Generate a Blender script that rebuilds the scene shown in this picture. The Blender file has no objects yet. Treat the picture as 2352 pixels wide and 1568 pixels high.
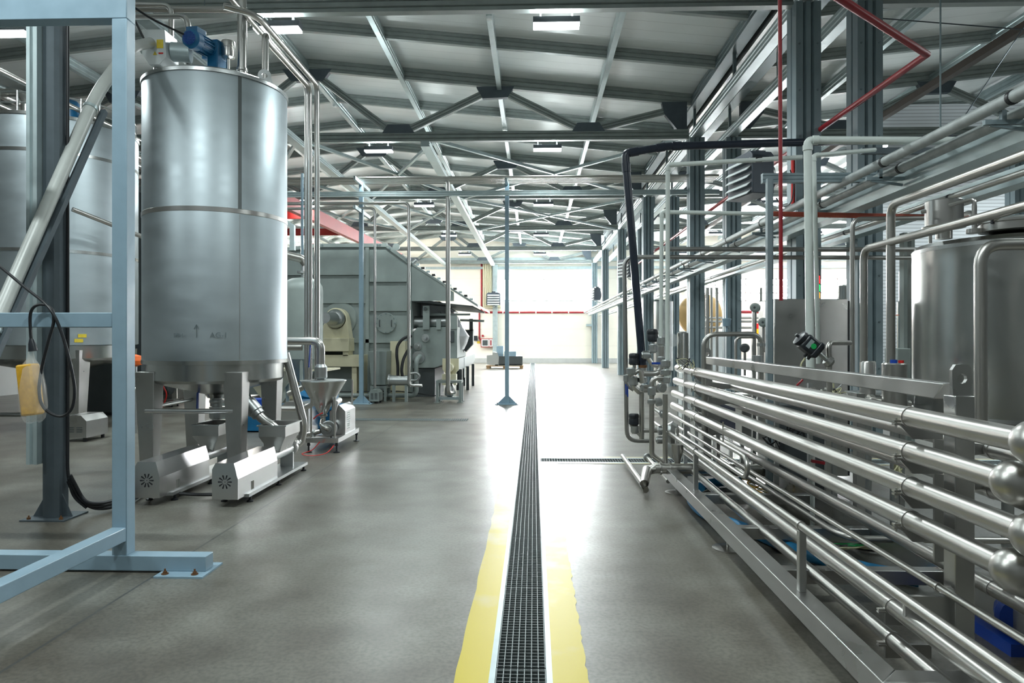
import bpy, bmesh, math, random
from math import pi, sin, cos, tan, atan2, hypot, radians
from mathutils import Vector, Matrix
random.seed(7)
S = bpy.context.scene
COL = S.collection
# ------------------------------------------------------------------ camera
F = 1568.0            # focal length in pixels of the 2352 x 1568 frame
EYE = 1.5             # camera height in metres
HOR = 775.0           # horizon row
TH = math.atan(50 / F)
CT, ST = cos(TH), sin(TH)
cam = bpy.data.cameras.new('camera'); cam.sensor_width = 36; cam.lens = 36 * F / 2352
cam.shift_y = -(784 - HOR) / 2352; cam.clip_start = 0.05; cam.clip_end = 200
camo = bpy.data.objects.new('camera', cam); COL.objects.link(camo)
camo.location = (0, 0, EYE); camo.rotation_euler = (pi / 2, 0, TH)
S.camera = camo
# ------------------------------------------------------------------ world, exposure
S.view_settings.view_transform = 'Standard'; S.view_settings.look = 'None'
S.view_settings.gamma = 1; S.view_settings.exposure = 0.9
w = bpy.data.worlds.new('world'); S.world = w; w.use_nodes = True
bg = w.node_tree.nodes['Background']; bg.inputs[0].default_value = (0.86, 0.94, 1.0, 1); bg.inputs[1].default_value = 0.3
LAMP_W = 60.0         # watts of one ceiling lamp
WIN_E = 85.0          # emission of a daylit window pane

# ------------------------------------------------------------------ pixel -> place (measuring the photograph)
def ray(px, py):
    u = (px - 1176) / F; v = (HOR - py) / F
    return CT * u - ST, CT + ST * u, v
def P(px, py, Y):
    dx, dy, v = ray(px, py); t = Y / dy
    return Vector((dx * t, Y, EYE + v * t))
def PZ(px, py, z):
    dx, dy, v = ray(px, py); t = (z - EYE) / v
    return Vector((dx * t, dy * t, z))

# ------------------------------------------------------------------ materials
def srgb(r, g, b):
    f = lambda c: (c / 255 / 12.92) if c / 255 <= 0.04045 else ((c / 255 + 0.055) / 1.055) ** 2.4
    return (f(r), f(g), f(b))
MATS = {}
def mat(name, col, rough=0.5, metal=0.0, var=0.12, scale=6.0, stretch=(1, 1, 1), rvar=0.0, bump=0.0, spec=0.5, coat=0.0, aniso=0.0):
    m = bpy.data.materials.new(name); m.use_nodes = True; nt = m.node_tree; N = nt.nodes; L = nt.links
    b = N['Principled BSDF']
    b.inputs['Base Color'].default_value = (*col, 1); b.inputs['Roughness'].default_value = rough
    b.inputs['Metallic'].default_value = metal; b.inputs['Specular IOR Level'].default_value = spec
    b.inputs['Coat Weight'].default_value = coat; b.inputs['Coat Roughness'].default_value = 0.15
    b.inputs['Anisotropic'].default_value = aniso
    if var or rvar or bump:
        tc = N.new('ShaderNodeTexCoord'); mp = N.new('ShaderNodeMapping'); mp.inputs['Scale'].default_value = stretch
        nz = N.new('ShaderNodeTexNoise'); nz.inputs['Scale'].default_value = scale; nz.inputs['Detail'].default_value = 6
        L.new(tc.outputs['Object'], mp.inputs[0]); L.new(mp.outputs[0], nz.inputs['Vector'])
        if var:
            cr = N.new('ShaderNodeValToRGB')
            cr.color_ramp.elements[0].position = 0.3; cr.color_ramp.elements[1].position = 0.7
            cr.color_ramp.elements[0].color = (*[c * (1 - var) for c in col], 1)
            cr.color_ramp.elements[1].color = (*[min(1, c * (1 + var)) for c in col], 1)
            L.new(nz.outputs[0], cr.inputs[0]); L.new(cr.outputs[0], b.inputs['Base Color'])
        if rvar:
            mr = N.new('ShaderNodeMapRange'); mr.inputs[1].default_value = 0.3; mr.inputs[2].default_value = 0.7
            mr.inputs[3].default_value = max(0.03, rough - rvar); mr.inputs[4].default_value = rough + rvar
            L.new(nz.outputs[0], mr.inputs[0]); L.new(mr.outputs[0], b.inputs['Roughness'])
        if bump:
            bp = N.new('ShaderNodeBump'); bp.inputs['Strength'].default_value = bump; bp.inputs['Distance'].default_value = 0.01
            L.new(nz.outputs[0], bp.inputs['Height']); L.new(bp.outputs[0], b.inputs['Normal'])
    MATS[name] = m
    return m
def emat(name, col, e):
    m = mat(name, col, 0.4, var=0)
    b = m.node_tree.nodes['Principled BSDF']
    b.inputs['Emission Color'].default_value = (*col, 1); b.inputs['Emission Strength'].default_value = e
    return m
STEEL = mat('stainless_satin', (0.50, 0.52, 0.52), 0.36, 1, 0.05, 3, (1, 1, 6), rvar=0.07)
TANK = mat('tank_stainless', (0.44, 0.50, 0.53), 0.45, 0.92, 0.05, 2.2, (1, 1, 3), rvar=0.04)
TANKB = mat('tank_bright', (0.52, 0.53, 0.52), 0.25, 1, 0.03, 3, (4, 4, 1))
POL = mat('polished_pipe', (0.58, 0.57, 0.55), 0.28, 1, 0)
PIPE = mat('brushed_pipe', (0.50, 0.49, 0.465), 0.35, 1, 0.03, 3, (1, 0.2, 1))
PIPED = mat('dull_pipe', (0.36, 0.36, 0.35), 0.4, 1, 0.05, 8)
SHEET = mat('sheet_stainless', (0.50, 0.50, 0.49), 0.33, 1, 0.08, 4, rvar=0.08)
SHEETB = mat('sheet_bright', (0.70, 0.70, 0.70), 0.27, 1, 0.03, 4, bump=0.01)
GALV = mat('galvanised_steel', srgb(118, 132, 136), 0.45, 0.55, 0.14, 7, (1, 1, 0.5), rvar=0.1)
GALVD = mat('galvanised_truss', srgb(150, 158, 156), 0.5, 0.3, 0.12, 5, rvar=0.08)
GALVL = mat('galvanised_bright', srgb(176, 190, 192), 0.4, 0.5, 0.1, 6, rvar=0.08)
GUSS = mat('gusset_plate', srgb(88, 98, 106), 0.6, 0.3, 0.08, 8)
COLM = mat('column_galvanised', srgb(134, 150, 156), 0.48, 0.2, 0.12, 5, (1, 1, 0.4), rvar=0.08)
BLUEP = mat('light_blue_paint', srgb(142, 168, 184), 0.38, 0, 0.05, 9, rvar=0.06)
DKSTRUT = mat('dark_strut', srgb(84, 94, 100), 0.5, 0.35, 0.1, 6)
ROOF = mat('roof_panel', srgb(236, 240, 240), 0.3, 0, 0.03, 1.5, spec=0.7)
WALLM = mat('wall_panel', srgb(240, 235, 222), 0.6, 0, 0.03, 1.0)
WALLW = mat('ribbed_wall', srgb(206, 210, 214), 0.55, 0, 0.04, 1.0)
WALLG = mat('side_wall', srgb(168, 172, 170), 0.6, 0, 0.06, 1.0)
TRIM = mat('wall_trim', srgb(190, 192, 190), 0.5, 0.1, 0.05, 4)
GREYM = mat('machine_grey', srgb(140, 150, 147), 0.5, 0.15, 0.1, 2.5, rvar=0.08)
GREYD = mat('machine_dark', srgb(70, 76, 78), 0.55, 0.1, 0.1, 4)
CREAM = mat('cream_paint', srgb(206, 200, 170), 0.45, 0, 0.05, 5)
BLACK = mat('black_rubber', srgb(26, 28, 32), 0.45, 0, 0.2, 10)
BLACKP = mat('black_plastic', srgb(34, 38, 44), 0.35, 0, 0.1, 10)
NAVY = mat('navy_pvc', srgb(36, 44, 58), 0.3, 0, 0.08, 8)
PVC = mat('pale_pvc', srgb(212, 220, 216), 0.35, 0, 0.04, 8)
RED = mat('red_pipe_paint', srgb(150, 32, 42), 0.4, 0, 0.1, 8)
ORED = mat('orange_red_pipe', srgb(178, 84, 66), 0.45, 0, 0.08, 8)
REDB = mat('red_beam_paint', srgb(158, 38, 34), 0.5, 0, 0.1, 3)
REDH = mat('red_hose', srgb(214, 44, 40), 0.4, 0, 0.05, 8)
BLUEM = mat('blue_motor_paint', srgb(24, 104, 150), 0.38, 0, 0.12, 8)
BLUED = mat('deep_blue', srgb(26, 70, 168), 0.4, 0, 0.1, 8)
HOSEB = mat('blue_hose', srgb(22, 112, 158), 0.45, 0, 0.2, 5)
WHITE = mat('white_enamel', srgb(216, 222, 222), 0.4, 0, 0.04, 6)
INSUL = mat('insulation_wrap', srgb(172, 178, 178), 0.55, 0.25, 0.12, 14, (1, 1, 1), bump=0.1)
TUBEW = mat('conveyor_tube', srgb(186, 190, 186), 0.4, 0.08, 0.08, 5)
YEL = mat('yellow_sticker', srgb(226, 200, 60), 0.5, 0, 0.06, 20)
PEND = mat('yellow_pendant', srgb(214, 164, 44), 0.5, 0, 0.14, 30)
TAN = mat('tan_drum_paint', srgb(204, 168, 110), 0.5, 0, 0.06, 3)
WOOD = mat('pallet_wood', srgb(150, 122, 88), 0.7, 0, 0.25, 12)
BROWN = mat('brown_tie', srgb(84, 74, 66), 0.55, 0.2, 0.1, 6)
HEATG = mat('heater_grey', srgb(72, 80, 90), 0.45, 0.1, 0.08, 8)
INK = mat('pencil_ink', srgb(104, 116, 120), 0.8, 0, 0)
GREEN = mat('green_badge', srgb(30, 170, 90), 0.4, 0, 0)
CABLEW = mat('pale_cable', srgb(200, 198, 160), 0.5, 0, 0.05, 9)
BRONZE = mat('rusty_bolt', srgb(120, 84, 54), 0.5, 0.4, 0.2, 30)
COPPER = mat('copper_line', srgb(190, 92, 60), 0.35, 0.8, 0.1, 9)
GRATE = mat('grate_steel', srgb(120, 128, 128), 0.55, 0.4, 0.1, 30)
DARK = mat('channel_dark', srgb(46, 52, 54), 0.7, 0, 0.2, 10)
LAMPE = emat('lamp_diffuser', (0.93, 1.0, 1.0), 7.0)
WINE = emat('daylight_window', (0.95, 0.98, 1.0), WIN_E)
SKYL = emat('skylight_pane', (1.0, 0.97, 0.90), 36.0)
LRED = emat('lamp_red', srgb(240, 40, 40), 0.8)
LGRN = emat('lamp_green', srgb(30, 220, 110), 0.8)
LORG = emat('lamp_orange', srgb(250, 160, 30), 0.9)
# clear plastic film of the bag
BAG = mat('clear_film', (0.9, 0.92, 0.92), 0.22, 0, 0)
_b = BAG.node_tree.nodes['Principled BSDF']; _b.inputs['Alpha'].default_value = 0.2
# concrete floor: worn, sealed, with joints cut every bay
def floor_mat():
    m = bpy.data.materials.new('sealed_concrete'); m.use_nodes = True; nt = m.node_tree; N = nt.nodes; L = nt.links
    b = N['Principled BSDF']; tc = N.new('ShaderNodeTexCoord')
    def noise(sc, det, dist=0):
        n = N.new('ShaderNodeTexNoise'); n.inputs['Scale'].default_value = sc; n.inputs['Detail'].default_value = det
        n.inputs['Distortion'].default_value = dist; L.new(tc.outputs['Object'], n.inputs['Vector']); return n
    n1 = noise(0.5, 5); n2 = noise(2.4, 6); n3 = noise(45, 4)
    def ramp(n, p0, c0, p1, c1):
        r = N.new('ShaderNodeValToRGB'); e = r.color_ramp.elements
        e[0].position = p0; e[0].color = (*c0, 1); e[1].position = p1; e[1].color = (*c1, 1); L.new(n.outputs[0], r.inputs[0]); return r
    r1 = ramp(n1, 0.22, srgb(102, 95, 84), 0.78, srgb(150, 152, 144))
    r2 = ramp(n2, 0.25, srgb(176, 168, 160), 0.75, (1, 1, 1))
    r3 = ramp(n3, 0.3, srgb(196, 196, 196), 0.6, (1, 1, 1))
    def mul(a, c, f=1):
        x = N.new('ShaderNodeMix'); x.data_type = 'RGBA'; x.blend_type = 'MULTIPLY'; x.inputs[0].default_value = f
        L.new(a, x.inputs[6]); L.new(c, x.inputs[7]); return x.outputs[2]
    c = mul(mul(r1.outputs[0], r2.outputs[0]), r3.outputs[0], 0.8)
    sp = N.new('ShaderNodeSeparateXYZ'); L.new(tc.outputs['Object'], sp.inputs[0])
    def M(op, *a):
        n = N.new('ShaderNodeMath'); n.operation = op
        for i, v in enumerate(a):
            if isinstance(v, (int, float)): n.inputs[i].default_value = v
            else: L.new(v, n.inputs[i])
        return n.outputs[0]
    def joint(sock, at, step):
        d = M('ABSOLUTE', M('SUBTRACT', M('FLOORED_MODULO', M('ADD', M('SUBTRACT', sock, at), step / 2), step), step / 2))
        return M('LESS_THAN', d, 0.008)
    j = M('MAXIMUM', joint(sp.outputs[0], -2.39, 6.3), joint(sp.outputs[1], 7.7, 6.6))
    x = N.new('ShaderNodeMix'); x.data_type = 'RGBA'; L.new(M('MULTIPLY', j, 0.75), x.inputs[0]); L.new(c, x.inputs[6]); x.inputs[7].default_value = (*srgb(70, 72, 72), 1)
    L.new(x.outputs[2], b.inputs['Base Color'])
    mr = N.new('ShaderNodeMapRange'); mr.inputs[1].default_value = 0.3; mr.inputs[2].default_value = 0.7; mr.inputs[3].default_value = 0.29; mr.inputs[4].default_value = 0.4
    L.new(n1.outputs[0], mr.inputs[0]); L.new(mr.outputs[0], b.inputs['Roughness'])
    b.inputs['Specular IOR Level'].default_value = 0.6; b.inputs['Coat Weight'].default_value = 0.0; b.inputs['Coat Roughness'].default_value = 0.16
    bp = N.new('ShaderNodeBump'); bp.inputs['Strength'].default_value = 0.05; bp.inputs['Distance'].default_value = 0.01
    L.new(n3.outputs[0], bp.inputs['Height']); L.new(bp.outputs[0], b.inputs['Normal'])
    return m
FLOORM = floor_mat()
def paint_mat():
    m = mat('worn_yellow_paint', srgb(214, 196, 74), 0.42, 0, 0)
    nt = m.node_tree; N = nt.nodes; L = nt.links; b = N['Principled BSDF']; tc = N.new('ShaderNodeTexCoord')
    n = N.new('ShaderNodeTexNoise'); n.inputs['Scale'].default_value = 2.4; n.inputs['Detail'].default_value = 9; L.new(tc.outputs['Object'], n.inputs['Vector'])
    sp = N.new('ShaderNodeSeparateXYZ'); L.new(tc.outputs['Object'], sp.inputs[0])
    mr = N.new('ShaderNodeMapRange'); mr.inputs[1].default_value = 3.0; mr.inputs[2].default_value = 7.0; mr.inputs[3].default_value = -0.32; mr.inputs[4].default_value = 0.25
    L.new(sp.outputs[1], mr.inputs[0])
    ad = N.new('ShaderNodeMath'); ad.operation = 'ADD'; L.new(n.outputs[0], ad.inputs[0]); L.new(mr.outputs[0], ad.inputs[1])
    r = N.new('ShaderNodeValToRGB'); e = r.color_ramp.elements; e[0].position = 0.36; e[0].color = (*srgb(198, 178, 30), 1); e[1].position = 0.72; e[1].color = (*srgb(190, 182, 150), 1)
    L.new(ad.outputs[0], r.inputs[0]); L.new(r.outputs[0], b.inputs['Base Color'])
    return m
PAINT = paint_mat()

# ------------------------------------------------------------------ mesh building
class MB:
    def __init__(self): self.b = bmesh.new()
    def poly_prism(self, pts, d):
        """closed polygon of 3-D points, extruded by the vector d"""
        d = Vector(d); a = [self.b.verts.new(p) for p in pts]; c = [self.b.verts.new(Vector(p) + d) for p in pts]; n = len(pts)
        try:
            self.b.faces.new(a[::-1]); self.b.faces.new(c)
            for i in range(n): self.b.faces.new((a[i], a[(i + 1) % n], c[(i + 1) % n], c[i]))
        except ValueError: pass
        return self
    def box(self, x0, x1, y0, y1, z0, z1):
        return self.poly_prism([(x0, y0, z0), (x1, y0, z0), (x1, y1, z0), (x0, y1, z0)], (0, 0, z1 - z0))
    def beam(self, p0, p1, w, h, rib=0.0, up=(0, 0, 1)):
        """bar from p0 to p1, w across, h along up; rib cuts two grooves into each broad side"""
        p0, p1 = Vector(p0), Vector(p1); d = (p1 - p0); dn = d.normalized(); up = Vector(up)
        s = dn.cross(up)
        if s.length < 1e-4: s = dn.cross(Vector((0, 1, 0)))
        s.normalize(); u = s.cross(dn).normalized(); a, c = w / 2, h / 2
        if rib:
            g = h * 0.07
            prof = [(-a, -c), (a, -c), (a, -h / 5 - g), (a - rib, -h / 5), (a, -h / 5 + g), (a, h / 5 - g), (a - rib, h / 5), (a, h / 5 + g), (a, c),
                    (-a, c), (-a, h / 5 + g), (-a + rib, h / 5), (-a, h / 5 - g), (-a, -h / 5 + g), (-a + rib, -h / 5), (-a, -h / 5 - g)]
        else: prof = [(-a, -c), (a, -c), (a, c), (-a, c)]
        return self.poly_prism([p0 + s * x + u * y for x, y in prof], d)
    def tube(self, pts, r, seg=14, bend=0.0, caps=True, nb=6):
        pts = [Vector(p) for p in pts]
        if bend and len(pts) > 2:
            out = [pts[0]]
            for i in range(1, len(pts) - 1):
                a, v, c = pts[i - 1], pts[i], pts[i + 1]; da, dc = (a - v), (c - v)
                k = min(bend, da.length * 0.49, dc.length * 0.49); q0 = v + da.normalized() * k; q1 = v + dc.normalized() * k
                for j in range(nb + 1):
                    t = j / nb; out.append(q0 * (1 - t) ** 2 + v * 2 * t * (1 - t) + q1 * t * t)
            out.append(pts[-1]); pts = out
        rr = r if isinstance(r, (list, tuple)) else [r] * len(pts)
        n = len(pts); rings = []; T = []
        for i in range(n):
            t = (pts[min(i + 1, n - 1)] - pts[max(i - 1, 0)]); T.append(t.normalized() if t.length > 1e-9 else Vector((0, 0, 1)))
        x = T[0].orthogonal().normalized()
        for i in range(n):
            x = (x - T[i] * x.dot(T[i])); x = x.normalized() if x.length > 1e-6 else T[i].orthogonal().normalized(); y = T[i].cross(x)
            rings.append([self.b.verts.new(pts[i] + (x * cos(2 * pi * k / seg) + y * sin(2 * pi * k / seg)) * rr[i]) for k in range(seg)])
        for i in range(n - 1):
            A, B = rings[i], rings[i + 1]
            for k in range(seg): self.b.faces.new((A[k], A[(k + 1) % seg], B[(k + 1) % seg], B[k]))
        if caps: self.b.faces.new(rings[0][::-1]); self.b.faces.new(rings[-1])
        return self
    def cyl(self, p0, p1, r, seg=20): return self.tube([p0, p1], r, seg)
    def lathe(self, prof, c, axis=(0, 0, 1), seg=48):
        """prof: (radius, height) pairs along axis from c"""
        c = Vector(c); ax = Vector(axis).normalized(); x = ax.orthogonal().normalized() if abs(ax.z) < 0.99 else Vector((1, 0, 0)); y = ax.cross(x); rings = []
        for r, h in prof:
            if r < 1e-5: rings.append([self.b.verts.new(c + ax * h)])
            else: rings.append([self.b.verts.new(c + ax * h + (x * cos(2 * pi * k / seg) + y * sin(2 * pi * k / seg)) * r) for k in range(seg)])
        for A, B in zip(rings, rings[1:]):
            for k in range(seg):
                q = [A[k % len(A)], A[(k + 1) % len(A)], B[(k + 1) % len(B)], B[k % len(B)]]; u = []
                for v in q:
                    if v not in u: u.append(v)
                if len(u) > 2: self.b.faces.new(u)
        if len(rings[0]) > 1: self.b.faces.new(rings[0][::-1])
        if len(rings[-1]) > 1: self.b.faces.new(rings[-1])
        return self
    def build(self, name, m, parent=None, origin=None, bevel=0.0, angle=32):
        bmesh.ops.recalc_face_normals(self.b, faces=self.b.faces[:])
        vs = [v.co for v in self.b.verts]
        if parent is not None: o0 = ORG[parent.name]
        elif origin is not None: o0 = Vector(origin)
        else:
            lo = Vector([min(v[i] for v in vs) for i in range(3)]); hi = Vector([max(v[i] for v in vs) for i in range(3)])
            o0 = Vector(((lo.x + hi.x) / 2, (lo.y + hi.y) / 2, lo.z))
        for v in self.b.verts: v.co = v.co - o0
        me = bpy.data.meshes.new(name); self.b.to_mesh(me); self.b.free()
        me.shade_smooth(); me.set_sharp_from_angle(angle=radians(angle))
        me.materials.append(m)
        o = bpy.data.objects.new(name, me); COL.objects.link(o)
        if parent is not None: o.parent = parent
        else: o.location = o0
        ORG[o.name] = o0
        if bevel:
            bv = o.modifiers.new('bevel', 'BEVEL'); bv.width = bevel; bv.segments = 2; bv.limit_method = 'ANGLE'; bv.angle_limit = radians(40)
        return o
ORG = {}
def tag(o, label, cat, group=None):
    o['label'] = label; o['category'] = cat
    if group: o['group'] = group
    return o
def T(name, label, cat, loc, group=None):
    o = bpy.data.objects.new(name, None); o.empty_display_size = 0.1; COL.objects.link(o); o.location = Vector(loc); ORG[o.name] = Vector(loc)
    return tag(o, label, cat, group)
def struct(o): o['kind'] = 'structure'; return o
def dup(root, loc, label=None):
    def cp(o, par):
        c = o.copy(); COL.objects.link(c)
        if par: c.parent = par
        for ch in list(o.children): cp(ch, c)
        return c
    r = cp(root, None); r.location = Vector(loc); ORG[r.name] = Vector(loc)
    if label: r['label'] = label
    return r
def box(*a): return MB().box(*a)
def tube(*a, **k): return MB().tube(*a, **k)
def text(body, name, size, loc, rot, m, parent):
    c = bpy.data.curves.new(name, 'FONT'); c.body = body; c.size = size; c.extrude = 0.0004
    c.materials.append(m); tmp = bpy.data.objects.new(name, c); COL.objects.link(tmp); bpy.context.view_layer.update()
    me = bpy.data.meshes.new_from_object(tmp.evaluated_get(bpy.context.evaluated_depsgraph_get())); bpy.data.objects.remove(tmp); bpy.data.curves.remove(c)
    o = bpy.data.objects.new(name, me); COL.objects.link(o); o.parent = parent
    o.location = Vector(loc) - ORG[parent.name]; o.rotation_euler = rot
    return o
ORD = ['nearest', 'second', 'third', 'fourth', 'fifth', 'sixth', 'seventh', 'eighth', 'ninth', 'tenth', 'eleventh', 'twelfth', 'thirteenth', 'fourteenth', 'fifteenth', 'sixteenth', 'seventeenth', 'eighteenth', 'nineteenth', 'twentieth']
# ------------------------------------------------------------------ fine seams in sheet materials (axis, spacing, width, darkening)
def seams(m, axis, step, wid, k):
    nt = m.node_tree; N = nt.nodes; L = nt.links; b = N['Principled BSDF']; tc = N.new('ShaderNodeTexCoord'); sp = N.new('ShaderNodeSeparateXYZ')
    L.new(tc.outputs['Object'], sp.inputs[0])
    a = N.new('ShaderNodeMath'); a.operation = 'FLOORED_MODULO'; L.new(sp.outputs[axis], a.inputs[0]); a.inputs[1].default_value = step
    c = N.new('ShaderNodeMath'); c.operation = 'LESS_THAN'; L.new(a.outputs[0], c.inputs[0]); c.inputs[1].default_value = wid
    x = N.new('ShaderNodeMix'); x.data_type = 'RGBA'; x.blend_type = 'MULTIPLY'; x.inputs[7].default_value = (k, k, k, 1); L.new(c.outputs[0], x.inputs[0])
    src = b.inputs['Base Color']
    if src.links: L.new(src.links[0].from_socket, x.inputs[6])
    else: x.inputs[6].default_value = src.default_value
    L.new(x.outputs[2], src)
seams(ROOF, 1, 0.35, 0.015, 0.8); seams(WALLM, 2, 1.0, 0.02, 0.86); seams(WALLW, 2, 0.085, 0.02, 0.6)
# ------------------------------------------------------------------ the shell
YB, XL, XR, XV = 40.45, -13.7, 21.6, 3.93      # far wall, left wall, right wall, valley between the two halls
def zr(x):                                       # underside of the roof
    return (7.71 - 0.103 * abs(x + 5.05)) if x < XV else (7.71 - 0.103 * abs(x - 12.91))
DX0, DX1 = -0.198, 0.083                         # drain channel, CY0..CY1 the cross drain
CY0, CY1, CX1 = 8.2, 8.55, 7.5
f = MB(); f.box(XL - .3, DX0, -7, 42, -.25, 0); f.box(DX1, XR + .3, -7, CY0, -.25, 0); f.box(DX1, XR + .3, CY1, 42, -.25, 0); f.box(CX1, XR + .3, CY0, CY1, -.25, 0)
struct(f.build('floor', FLOORM, origin=(0, 0, 0)))
r = MB(); xs = [XL - .3, -5.05, XV, 12.91, XR + .3]
for a, c in zip(xs, xs[1:]):
    r.poly_prism([(a, -7, zr(a)), (c, -7, zr(c)), (c, -7, zr(c) + .1), (a, -7, zr(a) + .1)], (0, 49, 0))
struct(r.build('ceiling', ROOF, origin=(0, 0, 0)))
struct(box(XL - .2, XL, -7, YB, 0, 4.9).box(XL - .2, XL, -7, YB, 5.7, 6.9).box(XL - .2, XL, -7, 25, 4.9, 5.7).build('wall_left', WALLG))
struct(box(XL, XR, -7.2, -7, 0, 6.6).build('wall_front', WALLG))
struct(box(XR, XR + .2, -7, YB, 0, 6.9).build('wall_right', WALLW))
W1 = (-2.25, 3.45, 3.65, 4.95); W2 = (8.9, 19.5, 3.65, 4.95)
wb = MB()
for x0, x1, z0, z1 in ((XL, W1[0], 0, 7.7), (W1[0], W1[1], 0, W1[2]), (W1[0], W1[1], W1[3], 7.6), (W1[1], W2[0], 0, 7.2), (W2[0], W2[1], 0, W2[2]), (W2[0], W2[1], W2[3], 7.7), (W2[1], XR, 0, 7.1)):
    wb.box(x0, x1, YB, YB + .2, z0, z1)
struct(wb.build('wall_back', WALLM, origin=(0, YB, 0)))
for n, (x0, x1, z0, z1) in enumerate((W1, W2)):
    wn = struct(MB().box(x0, x1, YB + .08, YB + .1, z0, z1).build('window_%d' % (n + 1), WINE))
    fr = MB(); k = 3 if n == 0 else 7
    for i in range(k): fr.box(x0 + (x1 - x0) * i / (k - 1) - .035, x0 + (x1 - x0) * i / (k - 1) + .035, YB + .02, YB + .07, z0, z1)
    fr.box(x0, x1, YB + .02, YB + .07, z0 - .05, z0 + .04); fr.box(x0, x1, YB + .02, YB + .07, z1 - .04, z1 + .05)
    if n: [fr.box(x0, x1, YB + .03, YB + .06, z0 + (z1 - z0) * q - .03, z0 + (z1 - z0) * q + .03) for q in (.36, .72)]
    fr.build('window_frame', TRIM, wn)
wn = struct(MB().box(XL - .12, XL - .1, 25, 40, 4.9, 5.7).build('window_3', SKYL))
struct(box(W1[0], XR, YB - .06, YB, 0, .28).box(XL, W1[0], YB - .06, YB, 0, .28).build('baseboard_back', TRIM))
struct(box(XL, XR, YB - .16, YB, 6.0, 6.22).box(XL, XR, YB - .1, YB, 5.55, 5.7).build('trim_1', GALVL))
# ribbed partition behind the right hand tanks
struct(box(7.75, XR, 17.0, 17.12, 0, 7.2).build('wall_partition', WALLW))

# ------------------------------------------------------------------ drain
d = MB(); d.box(DX0, DX1, -1, YB, -.2, -.12); d.box(DX0, DX0 + .008, -1, YB, -.12, -.002); d.box(DX1 - .008, DX1, -1, YB, -.12, -.002)
dr = tag(d.build('drain_channel', DARK), 'long straight floor drain channel running down the middle of the aisle', 'drain')
box(DX0, DX0 + .027, -1, YB, -.03, .002).build('channel_edge', GALVL, dr); box(DX1 - .027, DX1, -1, YB, -.03, .002).build('channel_edge', GALVL, dr)
def grate(L, x0, x1):
    g = MB(); n = 8; p = 0.0326
    for i in range(n):
        x = x0 + (x1 - x0) * i / (n - 1); g.box(x - .0022, x + .0022, .004, L - .004, -.028, 0)
    k = int(L / p)
    for j in range(k + 1):
        y = .006 + (L - .012) * j / k; g.box(x0, x1, y - .0016, y + .0016, -.028, -.009)
    return g
GP = 1.02
g0 = None
for k in range(37):
    y = 2.08 + GP * k
    if y + GP > YB - .1: break
    lab = ('%s steel mesh grate panel of the aisle drain, counting from the camera' % ORD[k].capitalize()) if k < 12 else 'steel mesh grate panel of the aisle drain beyond the light blue post'
    if g0 is None:
        g0 = tag(grate(GP, DX0 + .031, DX1 - .031).build('drain_grate', GRATE, origin=(0, 0, 0)), lab, 'grate', 'grate panels of the aisle drain'); g0.location = (0, y, 0)
    else: dup(g0, (0, y, 0), lab)
d = MB(); d.box(DX1, CX1, CY0, CY1, -.2, -.12)
cd = tag(d.build('cross_drain_channel', DARK), 'narrower floor drain branching right from the aisle drain under the pipes', 'drain')
box(DX1, CX1, CY0, CY0 + .06, -.12, .002).build('channel_edge', GALVL, cd); box(DX1, CX1, CY1 - .06, CY1, -.12, .002).build('channel_edge', GALVL, cd)
g = MB()
for i in range(230): g.box(DX1 + .01 + i * .0322, DX1 + .0145 + i * .0322, CY0 + .06, CY1 - .06, -.028, 0)
for i in range(7): g.box(DX1, CX1, CY0 + .062 + i * .0375, CY0 + .0655 + i * .0375, -.028, -.001)
g.build('cross_grate', GRATE, cd)
# painted strips beside the drain: ragged outer edge
def strip(x0, x1, y0, y1, jag, name, label):
    m = MB(); ys = [y0 + (y1 - y0) * i / 160 for i in range(161)]
    o = lambda y: (random.uniform(-.006, .006)); s = 1 if x1 > x0 else -1
    pts = [(x0, y, .0015) for y in ys[::-1]] + [(x1 + o(y), y, .0015) for y in ys]
    m.poly_prism(pts, (0, 0, .0015))
    return tag(m.build(name, PAINT, origin=(0, 0, 0)), label, 'floor marking', 'painted strips along the drain')
strip(DX0, -.345, 1.5, 33, 1, 'painted_strip', 'worn yellow painted strip along the left edge of the drain')
strip(DX1, .238, 1.5, CY0 - .02, 1, 'painted_strip', 'worn yellow painted strip along the right edge of the drain, near part')
strip(DX1, .238, CY1 + .02, 33, 1, 'painted_strip', 'pale worn painted strip right of the drain, beyond the cross drain')
tag(box(.26, CX1, CY1, CY1 + .07, .0012, .003).build('painted_strip', PAINT, origin=(0, 0, 0)), 'yellow painted strip along the far edge of the cross drain', 'floor marking')
tag(box(.26, CX1, CY0 - .06, CY0, .0012, .003).build('painted_strip', PAINT, origin=(0, 0, 0)), 'yellow painted strip along the near edge of the cross drain', 'floor marking')
g = MB()
for i in range(60): g.box(-3.6 + i * .04, -3.585 + i * .04, 12.25, 12.55, .001, .004)
for i in range(7): g.box(-3.6, -1.2, 12.25 + i * .05, 12.262 + i * .05, .001, .005)
tag(g.build('floor_grate', GRATE), 'dark grating let into the floor behind the funnel pump', 'grate')

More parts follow.
